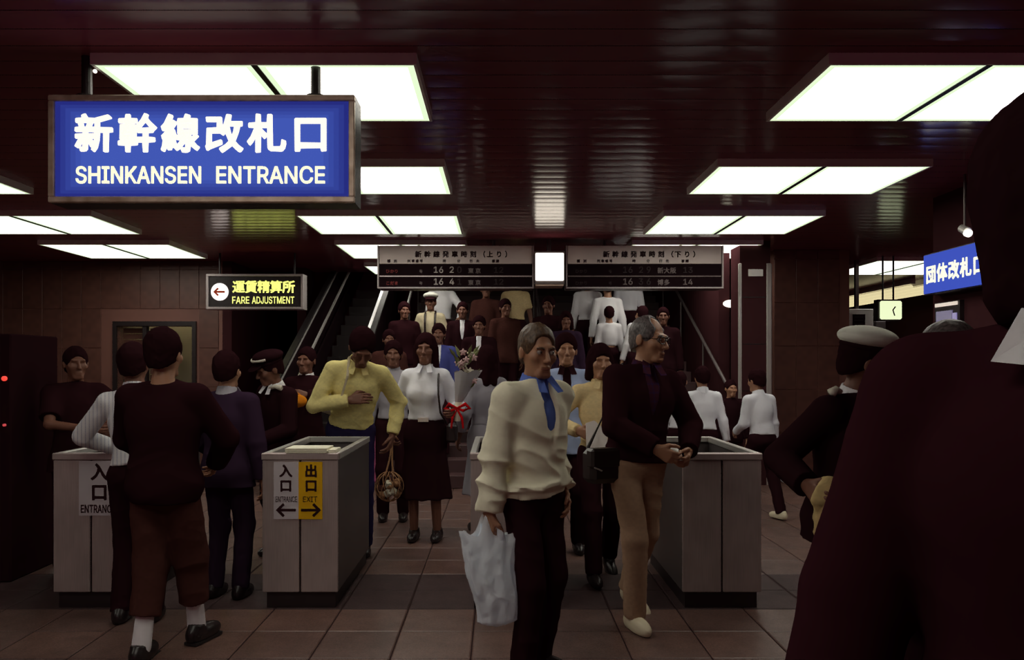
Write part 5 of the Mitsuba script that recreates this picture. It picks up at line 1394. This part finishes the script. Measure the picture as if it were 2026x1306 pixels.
# bouquet in the woman's left hand
t = thing('bouquet', 'wrapped flower bouquet with a red ribbon in the hand of the woman in white', 'flowers')
g = at(905, 812, 6.72)
cone = trimesh.creation.cone(radius=.10, height=.34, sections=20)
v = cone.vertices.copy()
part(t, 'stem_wrap', tube([g + [0, 0, -.09], g + [.004, 0, .0], g + [.012, 0, .07]], np.array([.024, .026, .030]), 12), 'paper', smooth=True)
a = np.linspace(0, 2 * np.pi, 28)
rows = [np.stack([g[0] + .012 + .02 * k + (.030 + .020 * k) * np.cos(a) * (1 + .12 * np.sin(6 * a)), g[1] + (.03 + .02 * k) * np.sin(a), np.full_like(a, g[2] + .07 + .065 * k) + .012 * np.sin(5 * a) * k / 4], 1) for k in range(5)]
vv = np.vstack(rows); ff = []
for k in range(4):
    for j in range(27):
        p_ = k * 28 + j
        ff += [[p_, p_ + 1, p_ + 29], [p_, p_ + 29, p_ + 28]]
part(t, 'wrapper', trimesh.Trimesh(vv, ff, process=False), 'cellophane', smooth=True)
for k in range(16):
    a_, r_ = rng.uniform(0, 6.28), rng.uniform(.01, .10)
    c = g + [.07 + r_ * math.cos(a_), r_ * .7 * math.sin(a_) - .02, .30 + rng.uniform(-.08, .20)]
    fl = trimesh.creation.icosphere(2, .026)
    q = fl.vertices
    fl.vertices = q * (1 + .28 * np.sin(5 * np.arctan2(q[:, 2], q[:, 0]))[:, None]) * [1, .6, 1] + c
    part(t, 'flower', fl, ('petal', 'petal_pale', 'petal')[k % 3], smooth=True)
for k in range(14):
    a_, r_ = rng.uniform(0, 6.28), rng.uniform(.03, .11)
    c = g + [.06 + r_ * math.cos(a_), r_ * .7 * math.sin(a_), .27 + rng.uniform(-.10, .24)]
    d = unit([math.cos(a_), math.sin(a_) * .5, .9]); n_ = unit(np.cross(d, [.2, 1, .1]))
    part(t, 'leaf', trimesh.convex.convex_hull(np.array([c, c + d * .05 + n_ * .016, c + d * .05 - n_ * .016, c + d * .11, c + d * .05 + np.cross(d, n_) * .006])), 'leaf')
for sg in (-1, 1):
    part(t, 'ribbon_loop', tube([g + [0, -.03, .02], g + [sg * .07, -.05, .055], g + [sg * .105, -.04, .02], g + [sg * .05, -.04, .0], g + [0, -.03, .02]], np.array([.008, .018, .016, .014, .008]), 6), 'red_ribbon', smooth=True)
    part(t, 'ribbon_tail', tube([g + [0, -.03, .01], g + [sg * .04, -.04, -.06], g + [sg * .05, -.03, -.15]], np.array([.008, .012, .009]), 6), 'red_ribbon', smooth=True)

# net bag on long cords in her right hand
t = thing('net_bag', 'net bag of brown parcels on a long cord, low beside the black skirt', 'bag')
h_ = woman['grip']['R']
c = np.array([h_[0] - .02, h_[1] - .06, EYE - (962 - 725) / FOC * 6.9])
for sg in (-1, 1):
    part(t, 'cord', tube([h_ + [0, 0, .0], h_ * .5 + c * .5 + [sg * .012, 0, .03], c + [sg * .035, 0, .09]], .0085, 6), 'straw')
for k in range(12):
    a_ = rng.uniform(0, 6.28)
    o = c + [.085 * math.cos(a_) * rng.uniform(.3, 1), .06 * math.sin(a_), rng.uniform(-.09, .07)]
    b_ = bev(-.035, .035, -.03, .03, -.026, .026, .01)
    b_.apply_transform(trimesh.transformations.random_rotation_matrix(rng.random(3))); b_.apply_translation(o)
    part(t, 'parcel', b_, ('straw', 'petal_pale', 'trousers_brown')[k % 3])
net = []
for k in range(10):
    a_ = k / 10 * 2 * math.pi
    net.append(tube([c + np.array([.125 * math.sin(q) * math.cos(a_ + tw * q), .095 * math.sin(q) * math.sin(a_ + tw * q), -.13 * math.cos(q)]) for q in np.linspace(.05, 2.9, 12) for tw in (.35,)], .0035, 5))
    net.append(tube([c + np.array([.125 * math.sin(q) * math.cos(a_ - .35 * q), .095 * math.sin(q) * math.sin(a_ - .35 * q), -.13 * math.cos(q)]) for q in np.linspace(.05, 2.9, 12)], .0035, 5))
part(t, 'netting', cat(net), 'straw')

t = thing('plastic_bag', 'small white bag carried low by the boy in front of the pillar', 'bag')
c = boy['grip']['R'] + [.06, -.12, -.16]
f = Field()
f.ell(c, (.085, .05, .13)); f.cap(c + [0, 0, .10], boy['grip']['R'], .03, .012, k=.04)
part(t, 'sack', trimesh.Trimesh(*f.mesh(.013, disp=folds(.010, 8, 14, 14)), process=False), 'plastic_bag', smooth=True)

t = thing('folded_coat', 'khaki coat hanging folded from the hand of the officer in black', 'coat')
c = officer['grip']['R'] + [.045, .01, .02]
f = Field()
f.cap(c, c + [-.005, 0, -.14], .048, .044); f.cap(c + [0, 0, -.12], c + [-.02, 0, -.46], .042, .030, k=.03)
f.cap(officer['grip']['R'] + [-.01, 0, -.02], c, .02, .03, k=.03)
part(t, 'cloth', trimesh.Trimesh(*f.mesh(.012, disp=folds(.012, 11, 20, 8)), process=False), 'khaki', smooth=True)

# ---- small things worn
def on(p_, name, m, b, **k):
    part(p_['key'], name, m, b, **k)


w_ = clerk['wr']['R'] + unit(clerk['el']['R'] - clerk['wr']['R']) * .03
d_ = unit(clerk['wr']['R'] - clerk['el']['R'])
on(clerk, 'watch', rod(w_ - d_ * .012, w_ + d_ * .012, .036, 20), 'steel_bright')
on(clerk, 'watch_face', rod(w_ + [0, -.034, .004], w_ + [0, -.042, .004], .016, 16), 'shirt_white')
for pe, q in ((staff, ((.035, -.075, 1.475), (.16, -.045, 1.482))), (officer, ((-.12, .0, 1.492), (-.18, -.0, 1.488)))):
    a_, b_ = pe['U'](q[0]), pe['U'](q[1])
    on(pe, 'shoulder_braid', tube([a_, (a_ + b_) / 2 + [0, 0, .012], b_], np.array([.012, .016, .022]), 8), 'braid', smooth=True)
pts = [staff['Hd'](((.115 * math.sin(q)), -.125 * math.cos(q) + .015, .105)) for q in np.linspace(-1.1, 1.1, 11)]
on(staff, 'cap_braid', tube(pts, .010, 8), 'braid', smooth=True)

for sg in (-1, 1):
    on(vest, 'strap', tube([vest['U']((sg * .075, .02, 1.49)), vest['U']((sg * .080, -.085, 1.43)), vest['U']((sg * .078, -.150, 1.30)), vest['U']((sg * .075, -.145, 1.15)), vest['U']((sg * .085, -.12, 1.02))], .016, 6), 'leather')
t = thing('shoulder_bag', 'black shoulder bag on a thin strap at the side of the woman in white', 'bag')
q = [woman['U'](v) for v in ((.13, .06, 1.30), (.115, .01, 1.475), (.125, -.10, 1.38), (.135, -.165, 1.25), (.150, -.155, 1.10), (.195, -.08, 1.0))]
part(t, 'strap', tube(q, .009, 6), 'leather')
b_ = bev(-.045, .045, -.10, .10, -.10, .06, .02); b_.apply_translation(q[-1] + [.045, .03, -.06])
part(t, 'body', b_, 'leather')
